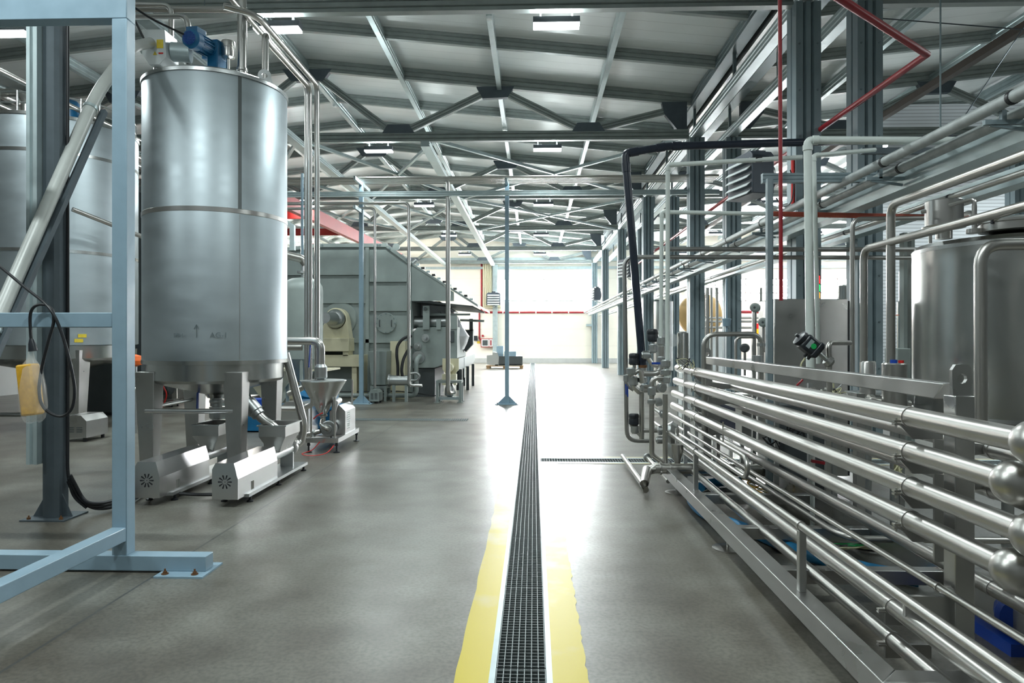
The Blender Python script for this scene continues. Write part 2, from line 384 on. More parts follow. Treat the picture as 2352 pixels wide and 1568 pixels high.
# ------------------------------------------------------------------ columns
YT = [9.1, 15.1, 21.4, 27.7, 34.1, 40.1]
def column_mesh(h):
    a = .16; g = .022; q = .05
    prof = []
    prof += [(-a, -a), (-q - g, -a), (-q, -a + .04), (-q + g, -a), (q - g, -a), (q, -a + .04), (q + g, -a), (a, -a)]
    prof += [(a, -g), (a - .04, 0), (a, g)]
    prof += [(a, a), (q + g, a), (q, a - .04), (q - g, a), (-q + g, a), (-q, a - .04), (-q - g, a), (-a, a)]
    prof += [(-a, g), (-a + .04, 0), (-a, -g)]
    return MB().poly_prism([(x, y, 0) for x, y in prof], (0, 0, h))
def column(x, y, h, label, group):
    t = T('steel_column', label, 'column', (x, y, 0), group)
    m = column_mesh(h); [setattr(v, 'co', v.co + Vector((x, y, 0))) for v in m.b.verts]
    m.build('shaft', COLM, t)
    b = MB()
    for z in [i * .6 + .5 for i in range(int(h / .6))]:
        for sx in (-.115, .115): b.cyl((x + sx, y - .172, z), (x + sx, y - .158, z), .012, 8)
    b.build('bolt_row', GALV, t)
    return t
WHO = ['beside the hanging louvred heater', 'behind the dark vertical pipe', 'far down the aisle', 'near the far wall', 'close to the far heater', 'standing at the far wall']
for i, y in enumerate(YT):
    column(3.55, y, 5.85, '%s grooved steel column of the row along the aisle' % ORD[i].capitalize(), 'columns along the aisle')
    if i < 5: column(4.335, y, 5.85, '%s grooved steel column of the row right of the aisle columns' % ORD[i].capitalize(), 'columns of the second row')
column(10.45, 15.1, 5.84, 'grooved steel column high at the right by the ribbed white wall', 'columns of the right hall')
tag(box(-2.42, -2.14, YB - .3, YB - .02, 0, 5.8).build('wall_column', GALVL), 'slim galvanised column on the far wall by the hose cabinet', 'column')

# ------------------------------------------------------------------ trusses
def truss(y, apex, ends, label):
    x0, x1 = ends; n = 8; half = 8.55
    t = T('roof_truss', label, 'roof truss', (apex, y, 5.84), 'roof trusses')
    for s in (-1, 1):
        if not (x0 < apex + s * 4 < x1): continue
        xe = apex + s * half
        MB().beam((apex, y, zr(apex) - .13), (xe, y, zr(xe) - .13), .1, .25, .018).build('top_chord', GALVD, t)
    MB().beam((x0, y, 5.95), (x1, y, 5.95), .12, .21, .02).build('bottom_chord', GALVD, t)
    ups = [apex, apex + 4.2, apex + 8.3]; los = [apex + 2.05, apex + 6.25]
    for s in (-1, 1):
        for u, l in ((0, 0), (1, 0), (1, 1), (2, 1)):
            xu, xl = apex + s * (ups[u] - apex), apex + s * (los[l] - apex)
            if not (x0 < xl < x1 and x0 - .1 < xu < x1 + .1): continue
            du = .2 if xu < xl else -.2
            MB().beam((xu + du, y, zr(xu) - .36), (xl - du, y, 6.1), .11, .15, .015).build('diagonal', GALVD, t)
        for l in los:
            xl = apex + s * (l - apex)
            if x0 < xl < x1: MB().poly_prism([(xl - .36, y - .07, 6.03), (xl + .36, y - .07, 6.03), (xl + .24, y - .07, 6.22), (xl - .24, y - .07, 6.22)], (0, .14, 0)).build('gusset', GUSS, t)
        for u in ups[1:]:
            xu = apex + s * (u - apex)
            if not x0 - .1 < xu < x1 + .1: continue
            if u < apex + 8: MB().poly_prism([(xu - .42, y - .06, zr(xu) - .24), (xu + .42, y - .06, zr(xu) - .24), (xu + .28, y - .06, zr(xu) - .48), (xu - .28, y - .06, zr(xu) - .5)], (0, .12, 0)).build('gusset', GUSS, t)
            else:
                e = xu + s * .1; MB().poly_prism([(e, y - .06, 6.06), (e, y - .06, zr(xu) - .2), (e - s * .55, y - .06, zr(xu) - .2), (e - s * .5, y - .06, zr(xu) - .45), (e - s * .22, y - .06, 6.06)], (0, .12, 0)).build('gusset', GUSS, t)
    MB().poly_prism([(apex - .55, y - .06, zr(apex) - .24), (apex + .55, y - .06, zr(apex) - .24), (apex + .36, y - .06, zr(apex) - .5), (apex - .36, y - .06, zr(apex) - .5)], (0, .12, 0)).build('gusset', GUSS, t)
    return t
for i, y in enumerate(YT):
    truss(y, -5.05, (-13.6, 3.4), '%s steel roof truss over the aisle, counting from the camera' % ORD[i].capitalize())
    if i < 2: truss(y, 12.91, (4.46, 21.4), '%s steel roof truss over the right hall, counting from the camera' % ORD[i].capitalize())
    elif i < 5: truss(y, 12.91, (4.46, 21.4), '%s steel roof truss over the right hall, seen between the columns' % ORD[i].capitalize())
# rafters between the trusses, purlins along the hall
ry = [6.75] + [y for a, b in zip(YT, YT[1:]) for y in (a + (b - a) / 3, a + 2 * (b - a) / 3)]
for i, y in enumerate(ry):
    t = T('roof_rafter', '%s ribbed steel rafter between the trusses of the aisle roof' % ORD[i].capitalize(), 'rafter', (-5.05, y, 7.4), 'rafters of the aisle roof')
    for s in (-1, 1): MB().beam((-5.05, y, zr(-5.05) - .115), (-5.05 + s * 8.5, y, zr(-5.05 + 8.5) - .115), .09, .21, .016).build('rafter_half', GALVD, t)
    if y < 20:
        t = T('roof_rafter', '%s ribbed steel rafter between the trusses of the right hall roof' % ORD[i].capitalize(), 'rafter', (12.91, y, 7.4), 'rafters of the right hall roof')
        for s in (-1, 1): MB().beam((12.91, y, zr(12.91) - .115), (12.91 + s * 8.5, y, zr(12.91 - 8.5) - .115), .09, .21, .016).build('rafter_half', GALVD, t)
PXS = [1.44, -.76, -2.92, -5.05, -7.2, -9.4, -11.5]
for i, x in enumerate(PXS):
    t = tag(MB().beam((x, 2, zr(x) - .2), (x, YB - .2, zr(x) - .2), .1, .22, .014).build('roof_purlin', GALVL, origin=(x, 2, zr(x) - .2)), '%s long purlin running down the aisle roof, counting from the right' % ('First' if i == 0 else ORD[i].capitalize()), 'purlin', 'purlins of the aisle roof')
for i, x in enumerate((6.3, 8.6, 10.8, 12.91)):
    tag(MB().beam((x, 4, zr(x) - .2), (x, YB - .2, zr(x) - .2), .1, .22, .014).build('roof_purlin', GALVL, origin=(x, 4, zr(x) - .2)), '%s long purlin of the right hall roof, counting from the columns' % ('First' if i == 0 else ORD[i].capitalize()), 'purlin', 'purlins of the right hall roof')
# ties at bottom chord level
for x, l in ((-2.4, 'long pale tie beam below the roof, the one nearer the aisle'), (-5.2, 'long pale tie beam below the roof, the one above the grey dryer'), (-9.3, 'long pale tie beam high over the far left tanks')):
    tag(MB().beam((x, 15.0 if x == -2.4 else 8.85, 5.78), (x, YB - .2, 5.78), .2, .13, .02).build('tie_beam', GALVL, origin=(x, 15, 5.7)), l, 'beam', 'tie beams under the trusses')
tag(MB().beam((6.95, 6, 5.9), (6.95, 30, 5.9), .12, .12).build('tie_beam', BROWN, origin=(6.95, 6, 5.8)), 'dark brown tie beam slanting across the right hall roof', 'beam')
nm = 0
for a, b in ((15.1, 21.4), (21.4, 27.7)):
    for xa, xb in ((-5.1, -2.2), (-2.2, -5.1), (-2.2, 3.3), (3.3, -2.2), (-8.6, -5.3), (-5.3, -8.6)):
        pos = 'running away to the right' if xb > xa else 'running away to the left'; at = {-5.1: 'over the middle', -2.2: 'over the middle', 3.3: 'beside the columns', -8.6: 'over the dryer', -5.3: 'over the dryer'}[max(xa, xb) if max(xa, xb) > 3 else min(xa, xb)]
        tag(MB().beam((xa, a, 5.88), (xb, b, 5.88), .07, .07).build('roof_brace', GALVL), 'thin diagonal roof brace %s, %s, in the %s bay' % (pos, at, 'near' if a < 16 else 'far'), 'brace', 'diagonal braces under the roof')
# girders over the two column rows, lattice between, valley gutter
for x, nmx in ((3.55, 'aisle columns'), (4.32, 'second row of columns')):
    t = T('lattice_girder', 'long steel lattice girder on top of the %s' % nmx, 'girder', (x, 2, 5.84), 'lattice girders over the columns')
    MB().beam((x, 2, 6.66), (x, YB - .25, 6.66), .22, .24, .03).build('top_flange', GALV, t)
    MB().beam((x, 2, 5.96), (x, YB - .25, 5.96), .16, .2, .02).build('bottom_flange', GALVL, t)
    ys = [2.55] + YT
    for a, b in zip(ys, ys[1:]):
        k = 2; st = (b - a) / k
        for j in range(k):
            y0 = a + st * j; up = j % 2 == 0
            MB().beam((x, y0 + .1, 6.06), (x, y0 + .1, 6.54), .05, .06, up=(0, 1, 0)).build('web', GALV, t)
tag(MB().poly_prism([(3.68, 1, 6.78), (3.74, 1, 6.5), (4.12, 1, 6.5), (4.19, 1, 6.78), (4.18, 1, 6.78), (4.11, 1, 6.515), (3.75, 1, 6.515), (3.69, 1, 6.78)], (0, YB - 1.4, 0)).build('valley_gutter', SHEETB), 'bright sheet metal valley gutter between the two column rows', 'gutter')
for i, x in enumerate((3.18, 3.3)):
    pass
# ------------------------------------------------------------------ ceiling lamps
def lamp(x, y, label, z=5.63):
    t = T('ceiling_lamp', label, 'lamp', (x, y, z), 'linear ceiling lamps')
    hs = MB(); hs.poly_prism([(x - .31, y - .09, z + .03), (x - .31, y - .06, z + .12), (x - .31, y + .06, z + .12), (x - .31, y + .09, z + .03)], (.62, 0, 0)); hs.build('housing', HEATG, t)
    box(x - .305, x + .305, y - .085, y + .085, z, z + .03).build('diffuser', LAMPE, t)
    h = MB(); [h.box(x + s - .012, x + s + .012, y - .012, y + .012, z + .12, 5.86) for s in (-.21, .21)]; h.build('hanger', GALV, t)
    ld = bpy.data.lights.new('lamp_light', 'AREA'); ld.shape = 'RECTANGLE'; ld.size = .6; ld.size_y = .16; ld.energy = LAMP_W; ld.color = (.9, 1.0, 1.0); ld.spread = radians(170)
    lo = bpy.data.objects.new('lamp_light', ld); COL.objects.link(lo); lo.parent = t; lo.location = (0, 0, -.01)
    lu = bpy.data.lights.new('added_roof_fill', 'AREA'); lu.shape = 'RECTANGLE'; lu.size = .5; lu.size_y = .08; lu.energy = 13; lu.color = (.9, 1.0, 1.0)  # added upward fill to brighten the roof, not a known part of the fixture
    uo = bpy.data.objects.new('added_roof_fill', lu); COL.objects.link(uo); uo.parent = t; uo.location = (0, 0, .13); uo.rotation_euler = (pi, 0, 0)
    return t
for i, y in enumerate([2.55] + YT[:5]):
    for x, q in ((.3, 'middle'), (-3.45, 'left'), (-7.2, 'far left')):
        lamp(x, y, '%s linear ceiling lamp of the %s row over the aisle hall' % (ORD[i].capitalize(), q))
    if i < 6:
        for x, q in ((7.35, 'near'), (11.2, 'outer')): lamp(x, y, '%s linear ceiling lamp of the %s row over the right hall' % (ORD[i].capitalize(), q))
for n, (x, y) in enumerate(((-.76, 11.6), (-.76, 17.8), (-5.05, 17.2), (-2.92, 24.0), (6.3, 7.9))):
    z = zr(x) - .31
    tag(MB().lathe([(0, -.05), (.04, -.05), (.055, -.03), (.055, 0), (0, 0)], (x, y, z), seg=20).build('smoke_detector', WHITE, origin=(x, y, z)), ['white smoke detector on the purlin left of the nearest middle lamp', 'white smoke detector on the same purlin beyond the second truss', 'white smoke detector under the ridge purlin', 'white smoke detector far down the roof', 'white smoke detector at the upper right corner'][n], 'smoke detector')
# ================================================================== LEFT SIDE
# ------------------------------------------------------------------ light blue steel frame in front
t = T('steel_portal_frame', 'light blue painted square tube frame standing in the left front', 'frame', (-2.65, 4.33, 0))
box(-2.697, -2.6, 4.28, 4.376, .105, 3.54).build('post', BLUEP, t, bevel=.005)
fb = box(-6.5, -2.085, 4.275, 4.38, .012, .108).build('foot_beam', BLUEP, t, bevel=.004)
ep = box(-2.37, -2.06, 4.18, 4.46, 0, .012).build('base_plate', BLUEP, t)
for x, y in ((-2.32, 4.225), (-2.13, 4.225)):
    MB().lathe([(.022, 0), (.022, .006), (.013, .006), (.013, .018), (.006, .018), (.006, .034), (0, .034)], (x, y, .012), seg=8).build('bolt', BRONZE, ep)
box(-6.5, -2.697, 4.288, 4.37, 1.565, 1.66).build('rail', BLUEP, t, bevel=.005)
box(-6.5, -2.6, 4.28, 4.38, 3.54, 3.72).build('top_beam', BLUEP, t, bevel=.005)
box(-2.695, -2.602, .8, 4.28, .2, .288).build('side_beam', BLUEP, t, bevel=.005)
# ------------------------------------------------------------------ dark upright with gusseted foot, pale cable channel beside it
t = T('channel_upright', 'dark galvanised upright with gusseted base plate behind the light blue frame', 'upright', (-4.0, 5.57, 0))
MB().poly_prism([(-4.06, 5.52, 0), (-4.01, 5.50, 0), (-3.95, 5.50, 0), (-3.925, 5.53, 0), (-3.925, 5.64, 0), (-4.06, 5.64, 0)], (0, 0, 4.4)).build('post', DKSTRUT, t)
bp = box(-4.19, -3.82, 5.43, 5.74, 0, .012).build('base_plate', DKSTRUT, t)
for x in (-4.14, -3.87): MB().lathe([(.016, 0), (.016, .015), (.006, .015), (.006, .03), (0, .03)], (x, 5.47, .012), seg=6).build('bolt', BRONZE, bp)
MB().poly_prism([(-4.06, 5.56, .012), (-4.17, 5.56, .012), (-4.06, 5.56, .2)], (0, .012, 0)).build('gusset', DKSTRUT, t); g = MB(); g.poly_prism([(-3.925, 5.56, .012), (-3.84, 5.56, .012), (-3.925, 5.56, .2)], (0, .012, 0)); g.build('gusset', DKSTRUT, t)
cc = MB(); cc.poly_prism([(-4.155, 5.46, 0), (-4.125, 5.46, 0), (-4.12, 5.475, 0), (-4.1, 5.475, 0), (-4.095, 5.46, 0), (-4.065, 5.46, 0), (-4.065, 5.58, 0), (-4.155, 5.58, 0)], (0, 0, 3.95))
for v in cc.b.verts: v.co.z += .46
cc.build('cable_channel', GALVL, t)
# ------------------------------------------------------------------ cables of the upright
tag(tube([(-3.905, 5.6, 4.4), (-3.905, 5.6, 3), (-3.91, 5.61, 1.2), (-3.905, 5.6, .35), (-3.87, 5.62, .16), (-3.78, 5.66, .06)], .013, 8, .1).build('power_cable', BLACK), 'black cable running down the back of the dark upright', 'cable')
for i in range(3):
    dz = .03 * i
    tag(tube([(-3.9 + dz, 5.6 - dz, .3 + dz), (-3.86 + dz, 5.63, .15), (-3.74, 5.68 - dz, .05 + dz), (-3.68, 5.75 - dz, .03 + dz), (-3.6, 5.95 - dz, .03 + dz), (-3.75, 6.6 - dz * 2, .02 + dz)], .014, 8, .1).build('floor_cable', BLACK),
        ['lowest of the three dark cables lying on the floor behind the blue post', 'middle of the three dark cables lying on the floor behind the blue post', 'topmost of the three dark cables lying on the floor behind the blue post'][i], 'cable', 'cables behind the blue post')
# ------------------------------------------------------------------ slanting conveyor tube
c0, c1, c2 = P(-60, 858, 4.62), P(222, 215, 5.95), P(262, 128, 6.25)
t = T('conveyor_tube', 'pale grey screw conveyor tube slanting up to the big tank', 'conveyor', c0)
tube([c0, c1, P(300, 108, 6.6), P(346, 98, 7.0)], .052, 18, .28, nb=10).build('tube', TUBEW, t)
o = Vector((.055, .02, -.05)); MB().beam(c0 + o, c1 + o + Vector((0, 0, -.1)), .045, .045).build('support_bar', DKSTRUT, t)
q = c0.lerp(c1, .93); dv = (c1 - c0).normalized(); MB().cyl(q, q + dv * .03, .058, 18).build('collar', GALVL, t)
q = c0.lerp(c1, .12); MB().cyl(q, q + dv * .03, .058, 18).build('collar', GALVL, t)

# ------------------------------------------------------------------ big tank
TC = Vector((-3.49, 7.42, 0)); TR = .735
t = T('process_tank', 'tall stainless tank on four tapered legs with a blue gearmotor on top', 'tank', TC)
body = MB().lathe([(TR - .04, 1.235), (TR, 1.25), (TR, 4.165), (TR - .01, 4.19)], TC, seg=96).build('shell', TANK, t)
MB().lathe([(TR - .01, 4.165), (TR + .012, 4.165), (TR + .012, 4.2), (TR - .03, 4.225), (TR * .6, 4.29), (TR * .2, 4.33), (0, 4.335)], TC, seg=96).build('lid', STEEL, t)
MB().lathe([(TR + .002, 2.765), (TR + .004, 2.768), (TR + .004, 2.81), (TR + .002, 2.813)], TC, seg=96).build('weld_band', POL, t)
MB().lathe([(TR + .002, 1.225), (TR + .006, 1.225), (TR + .006, 1.265), (TR + .002, 1.265)], TC, seg=96).build('base_band', TANKB, t)
a = radians(-20); sx, sy = TC.x + (TR + .001) * cos(a - radians(28)), TC.y + (TR + .001) * sin(a - radians(28))
MB().beam((sx, sy, 2.815), (sx, sy, 4.16), .035, .006, up=(cos(a - .49), sin(a - .49), 0)).build('weld_seam', mat('dark_seam', (.2, .22, .22), .3, 1, .05), t)
MB().beam((sx, sy, 1.27), (sx, sy, 2.76), .008, .006, up=(cos(a - .49), sin(a - .49), 0)).build('weld_seam', STEEL, t)
MB().lathe([(TR - .04, 1.24), (TR - .035, 1.06), (TR - .06, 1.03), (TR - .1, 1.02), (.12, .88), (.1, .84), (0, .84)], TC, seg=96).build('cone_bottom', TANKB, t)
for lx, ly in ((-.47, -.5), (.44, -.5), (-.47, .44), (.44, .44)):
    g = MB(); top, bot, z0, z1 = .1, .062, .02, 1.15
    a0 = [TC + Vector((lx + sx_ * bot, ly + sy_ * bot, z0)) for sx_, sy_ in ((-1, -1), (1, -1), (1, 1), (-1, 1))]
    b0 = [TC + Vector((lx + sx_ * top, ly + sy_ * top, z1)) for sx_, sy_ in ((-1, -1), (1, -1), (1, 1), (-1, 1))]
    va = [g.b.verts.new(p) for p in a0]; vb = [g.b.verts.new(p) for p in b0]
    g.b.faces.new(va[::-1]); g.b.faces.new(vb); [g.b.faces.new((va[i], va[(i + 1) % 4], vb[(i + 1) % 4], vb[i])) for i in range(4)]
    leg = g.build('leg', SHEET, t, bevel=.006)
    MB().lathe([(.05, 0), (.05, .012), (.015, .02), (0, .02)], TC + Vector((lx, ly, 0)), seg=16).build('foot', BLACK, leg)
MB().cyl(TC + Vector((-.47, -.57, .75)), TC + Vector((.44, -.57, .75)), .026).build('stretcher_bar', SHEETB, t)
MB().cyl(TC + Vector((-.47, .44, .78)), TC + Vector((-.47, -.5, .78)), .02).build('stretcher_bar', STEEL, t)
# outlet under the cone with valve, second outlet curving to the right hand pump
ov = MB(); ov.lathe([(.055, .6), (.055, .88)], TC, seg=24); ov.lathe([(.075, .78), (.08, .79), (.08, .81), (.075, .82)], TC, seg=24); ov.lathe([(.085, .62), (.085, .74), (.07, .74)], TC, seg=8)
ov.build('outlet_valve', STEEL, t)
hd = MB().beam(TC + Vector((-.17, -.1, .72)), TC + Vector((-.165, -.1, .93)), .03, .012).build('valve_handle', BLUED, t); hd['label'] = 'blue lever handle'
p1 = TC + Vector((.36, -.22, 1.0)); p2 = TC + Vector((.4, -.24, .86)); p3 = TC + Vector((.62, -.26, .62)); p4 = TC + Vector((.76, -.26, .54)); p5 = TC + Vector((.76, -.26, .4))
so = tube([p1, p2, p3, p4, p5], .048, 18, .1).build('side_outlet', POL, t)
dd = (p3 - p2).normalized(); MB().tube([p2 + dd * .05, p2 + dd * .06, p2 + dd * .2, p2 + dd * .21, p2 + dd * .25, p2 + dd * .26], [.06, .082, .082, .07, .07, .05], 20).build('side_valve', STEEL, t)
# on the lid: white inlet box, gearmotor, pot, lifting eyes
bx = P(368, 122, 7.15)
ib = T('inlet_box', 'white conveyor head with yellow warning sticker on top of the tall tank', 'conveyor head', bx)
MB().poly_prism([(bx.x - .13, bx.y - .12, bx.z + .2), (bx.x + .11, bx.y - .12, bx.z + .2), (bx.x + .13, bx.y - .12, bx.z - .09), (bx.x + .06, bx.y - .12, bx.z - .17), (bx.x - .05, bx.y - .12, bx.z - .17), (bx.x - .13, bx.y - .12, bx.z - .05)], (0, .26, 0)).build('housing', WHITE, ib, bevel=.006)
MB().lathe([(.055, 0), (.075, .02), (.075, .05)], (bx.x - .14, bx.y - .01, bx.z + .06), axis=(-1, -.1, 0), seg=24).build('inlet_collar', GALVL, ib)
MB().cyl((bx.x + .12, bx.y + .02, bx.z + .02), (bx.x + .3, bx.y + .06, bx.z + .02), .1, 24).build('end_motor', GALVL, ib)
box(bx.x + .05, bx.x + .1, bx.y - .123, bx.y - .121, bx.z - .06, bx.z - .045).build('red_label', REDH, ib)
MB().poly_prism([(bx.x - .01, bx.y - .123, bx.z - .07), (bx.x + .035, bx.y - .123, bx.z - .07), (bx.x + .012, bx.y - .123, bx.z - .03)], (0, .002, 0)).build('warning_triangle', YEL, ib)
st = MB(); st.box(bx.x + .03, bx.x + .1, bx.y - .124, bx.y - .121, bx.z + .0, bx.z + .09); st.build('warning_sticker', YEL, ib)
MB().cyl((bx.x, bx.y, 4.31), (bx.x, bx.y, bx.z - .16), .065, 24).build('neck', STEEL, ib)
gm = P(470, 104, 7.35); gz = gm.z
gt = T('agitator_drive', 'blue gearmotor mounted on the lid of the tall tank', 'gearmotor', gm)
e0, e1 = P(437, 88, 7.1), P(488, 116, 7.5); ax = (e1 - e0).normalized(); L_ = (e1 - e0).length
MB().lathe([(.0, -.02), (.05, -.02), (.09, 0), (.102, .01), (.102, .1), (.085, .1), (.085, .3), (.1, .3), (.1, .33), (.06, .36)], e0, axis=ax, seg=24).build('motor', BLUEM, gt)
fn = MB()
for k in range(16):
    aa = 2 * pi * k / 16; x_ = ax.orthogonal().normalized(); y_ = ax.cross(x_); n_ = x_ * cos(aa) + y_ * sin(aa)
    fn.beam(e0 + ax * .11 + n_ * .09, e0 + ax * .29 + n_ * .09, .008, .022, up=n_)
fn.build('cooling_fins', BLUEM, gt)
fg = MB(); x_ = Vector((0, 0, 1)).cross(ax).normalized(); y_ = ax.cross(x_)
for k in range(-4, 5):
    hl = math.sqrt(max(0, .07 ** 2 - (k * .016) ** 2)); fg.beam(e0 - ax * .022 + x_ * k * .016 - y_ * hl, e0 - ax * .022 + x_ * k * .016 + y_ * hl, .004, .004); fg.beam(e0 - ax * .022 + y_ * k * .016 - x_ * hl, e0 - ax * .022 + y_ * k * .016 + x_ * hl, .004, .004, up=(1, 0, .2))
fg.build('fan_guard', BLUED, gt)
tb = e0 + ax * .07 + Vector((0, 0, .1)); MB().beam(tb - ax * .05, tb + ax * .12, .13, .07).build('terminal_box', BLUEM, gt, bevel=.006)
g = MB(); g.beam(e1 + ax * -.06, e1 + ax * .12, .2, .2); g.box(e1.x - .02, e1.x + .1, e1.y - .09, e1.y + .12, 4.42, e1.z + .06); g.build('gearbox', BLUEM, gt, bevel=.01)
br = MB(); br.box(e1.x - .22, e1.x + .16, e1.y - .14, e1.y + .16, 4.41, 4.425)
for sx_, sy_ in ((-.18, -.1), (.1, -.1), (-.18, .12), (.1, .12)): br.box(e1.x + sx_ - .02, e1.x + sx_ + .02, e1.y + sy_ - .01, e1.y + sy_ + .01, 4.25, 4.41)
br.build('mount', STEEL, gt)
pp = P(524, 118, 7.55)
pt_ = T('sight_pot', 'small polished pot standing on the tank lid right of the gearmotor', 'vessel', (pp.x, pp.y, 4.27))
MB().lathe([(0, -.09), (.04, -.085), (.07, -.07), (.074, -.05), (.074, .03), (.078, .033), (.078, .045), (.074, .048), (.074, .1), (.068, .11), (0, .112)], (pp.x, pp.y, pp.z), seg=32).build('pot', POL, pt_)
MB().cyl((pp.x, pp.y, 4.24), (pp.x, pp.y, pp.z - .08), .02).build('stem', POL, pt_)
cl = MB(); cl.lathe([(.035, 0), (.035, .025)], (pp.x, pp.y, 4.33), seg=12); cl.cyl((pp.x - .05, pp.y, 4.34), (pp.x + .05, pp.y, 4.34), .01, 8); cl.build('clamp', STEEL, pt_)
for lx, ly, yw in ((.57, -.1, .3), (-.14, -.2, 1.3), (-.16, .35, .2)):
    q = TC + Vector((lx, ly, 4.2)); dx_, dy_ = cos(yw), sin(yw)
    g = MB(); ro = [(cos(k * pi / 8) * .07, .14 + sin(k * pi / 8) * .07) for k in range(9)]
    out = [(.085, 0)] + ro + [(-.085, 0)]
    hole = [(cos(2 * pi * k / 12) * .028, .14 + sin(2 * pi * k / 12) * .028) for k in range(12)]
    # two halves round the hole
    W = lambda p, s: q + Vector((dx_ * p[0] - dy_ * s, dy_ * p[0] + dx_ * s, p[1]))
    n_ = len(out)
    ang = sorted(range(n_), key=lambda i: i)
    top = [(.085, 0), (.075, .07)] + ro + [(-.075, .07), (-.085, 0)]
    ring = [(cos(pi * k / 8 - 0) * .07, .14 + sin(pi * k / 8) * .07) for k in range(16)]
    inn = [(cos(pi * k / 8) * .03, .14 + sin(pi * k / 8) * .03) for k in range(16)]
    for k in range(16):
        j = (k + 1) % 16; g.poly_prism([W(inn[k], -.008), W(ring[k], -.008), W(ring[j], -.008), W(inn[j], -.008)], W((0, 0), .016) - W((0, 0), 0))
    g.poly_prism([W((-.1, 0), -.008), W((.1, 0), -.008), W((.068, .12), -.008), W((.05, .09), -.008), W((-.05, .09), -.008), W((-.068, .12), -.008)], W((0, 0), .016) - W((0, 0), 0))
    g.build('lifting_eye', STEEL, t)
tn = radians(-113)
def on_tank(ang, z, dr_=.004): return TC + Vector(((TR + dr_) * cos(ang), (TR + dr_) * sin(ang), z))
for bd, ang, z, sz in (('PP-1', radians(-97), 1.5, .062), ('AG-1', radians(-70), 1.5, .075)):
    text(bd, 'pencil_note', sz, on_tank(ang, z, .012), (pi / 2, 0, ang + pi / 2), INK, t)
q = on_tank(radians(-79.5), 1.5, .009); ar = MB(); ar.cyl(q, q + Vector((0, 0, .13)), .0025, 6); ar.cyl(q + Vector((0, 0, .13)), q + Vector((-.025, 0, .085)), .0025, 6); ar.cyl(q + Vector((0, 0, .13)), q + Vector((.02, 0, .09)), .0025, 6); ar.build('pencil_arrow', INK, t)
# ------------------------------------------------------------------ pipes round the tank
px_ = P(556, 60, 7.5).x
t = T('transfer_pipe', 'thick upright steel pipe rising from the tank lid to the roof pipes', 'pipe', (px_, 7.5, 4.2), 'pipes over the tall tank')
tube([(px_, 7.5, 4.18), (px_, 7.5, 5.3)], .05, 20).build('pipe', POL, t)
MB().lathe([(.052, 0), (.062, .006), (.062, .03), (.052, .036)], (px_, 7.5, 4.46), seg=24).build('clamp', POL, t)
x2 = -2.98
tag(tube([(px_, 7.05, 4.97), (-3.05, 7.2, 4.97), (x2, 7.35, 4.97), (x2, 9.3, 4.97), (x2, 9.3, 1.7), (x2, 9.3, .62), (x2 - .25, 9.5, .5), (x2 - .6, 9.5, .5)], .036, 16, .14).build('transfer_pipe', POL), 'right pipe of the shiny bundle coming down beside the tank', 'pipe', 'pipes over the tall tank')
x3 = -3.08
t = T('transfer_pipe', 'arched steel pipe looping from the tank lid into the shiny pipe bundle', 'pipe', (x3, 7.6, 4.1), 'pipes over the tall tank')
tube([(x3 + .05, 7.62, 4.12), (x3 + .05, 7.62, 4.93), (x3, 7.8, 4.93), (x3, 9.28, 4.93), (x3, 9.28, 1.0), (x3, 9.28, .85), (x3 - .3, 9.3, .72)], .038, 16, .13).build('pipe', POL, t)
MB().lathe([(.04, 0), (.056, .005), (.056, .03), (.04, .035)], (x3 + .05, 7.62, 4.33), seg=20).build('clamp', POL, t)
tag(tube([(-3.18, 6.3, 5.06), (-3.18, 9.36, 5.06), (-3.16, 9.4, 4.9), (-3.16, 9.4, .8)], .03, 14, .12).build('transfer_pipe', POL), 'left pipe of the shiny bundle coming down beside the tank', 'pipe', 'pipes over the tall tank')
px_ = P(295, 500, 7.75).x
t = T('transfer_pipe', 'slim upright steel pipe between the blue post and the tall tank', 'pipe', (px_, 7.75, .7), 'pipes over the tall tank')
tube([P(432, 150, 7.3), P(432, 38, 7.3), P(295, 38, 7.75), P(295, 895, 7.75), P(330, 895, 7.75)], .03, 14, .13).build('pipe', POL, t)
for yy in (755, 782, 850): MB().lathe([(.03, 0), (.042, .004), (.042, .022), (.03, .026)], P(295, yy, 7.75), seg=16).build('clamp', STEEL, t)
tag(tube([P(393, 150, 7.6), P(393, 12, 7.6), P(240, 10, 7.6)], .028, 14, .1).build('transfer_pipe', POL), 'steel pipe rising behind the white conveyor head', 'pipe', 'pipes over the tall tank')
hp = tag(tube([P(240, 20, 8.2), P(560, 22, 8.2), P(568, 60, 8.2)], .04, 14, .1).build('transfer_pipe', PIPE), 'horizontal steel pipe under the first truss above the tank', 'pipe', 'pipes over the tall tank')
for px in (300, 470): q = P(px, 21, 8.2); MB().cyl(q, (q.x, q.y, zr(q.x) + .02), .006, 8).build('hanger_rod', GALV, hp)
tag(tube([P(288, 2, 6.9), P(330, 88, 7.0)], .011, 8).build('power_cable', BLACK), 'black cable dropping to the white conveyor head', 'cable')
tag(tube([P(286, 2, 6.85), P(350, 45, 6.95), P(425, 80, 7.1)], .011, 8, .1).build('power_cable', BLACK), 'black cable sloping down to the blue gearmotor', 'cable')
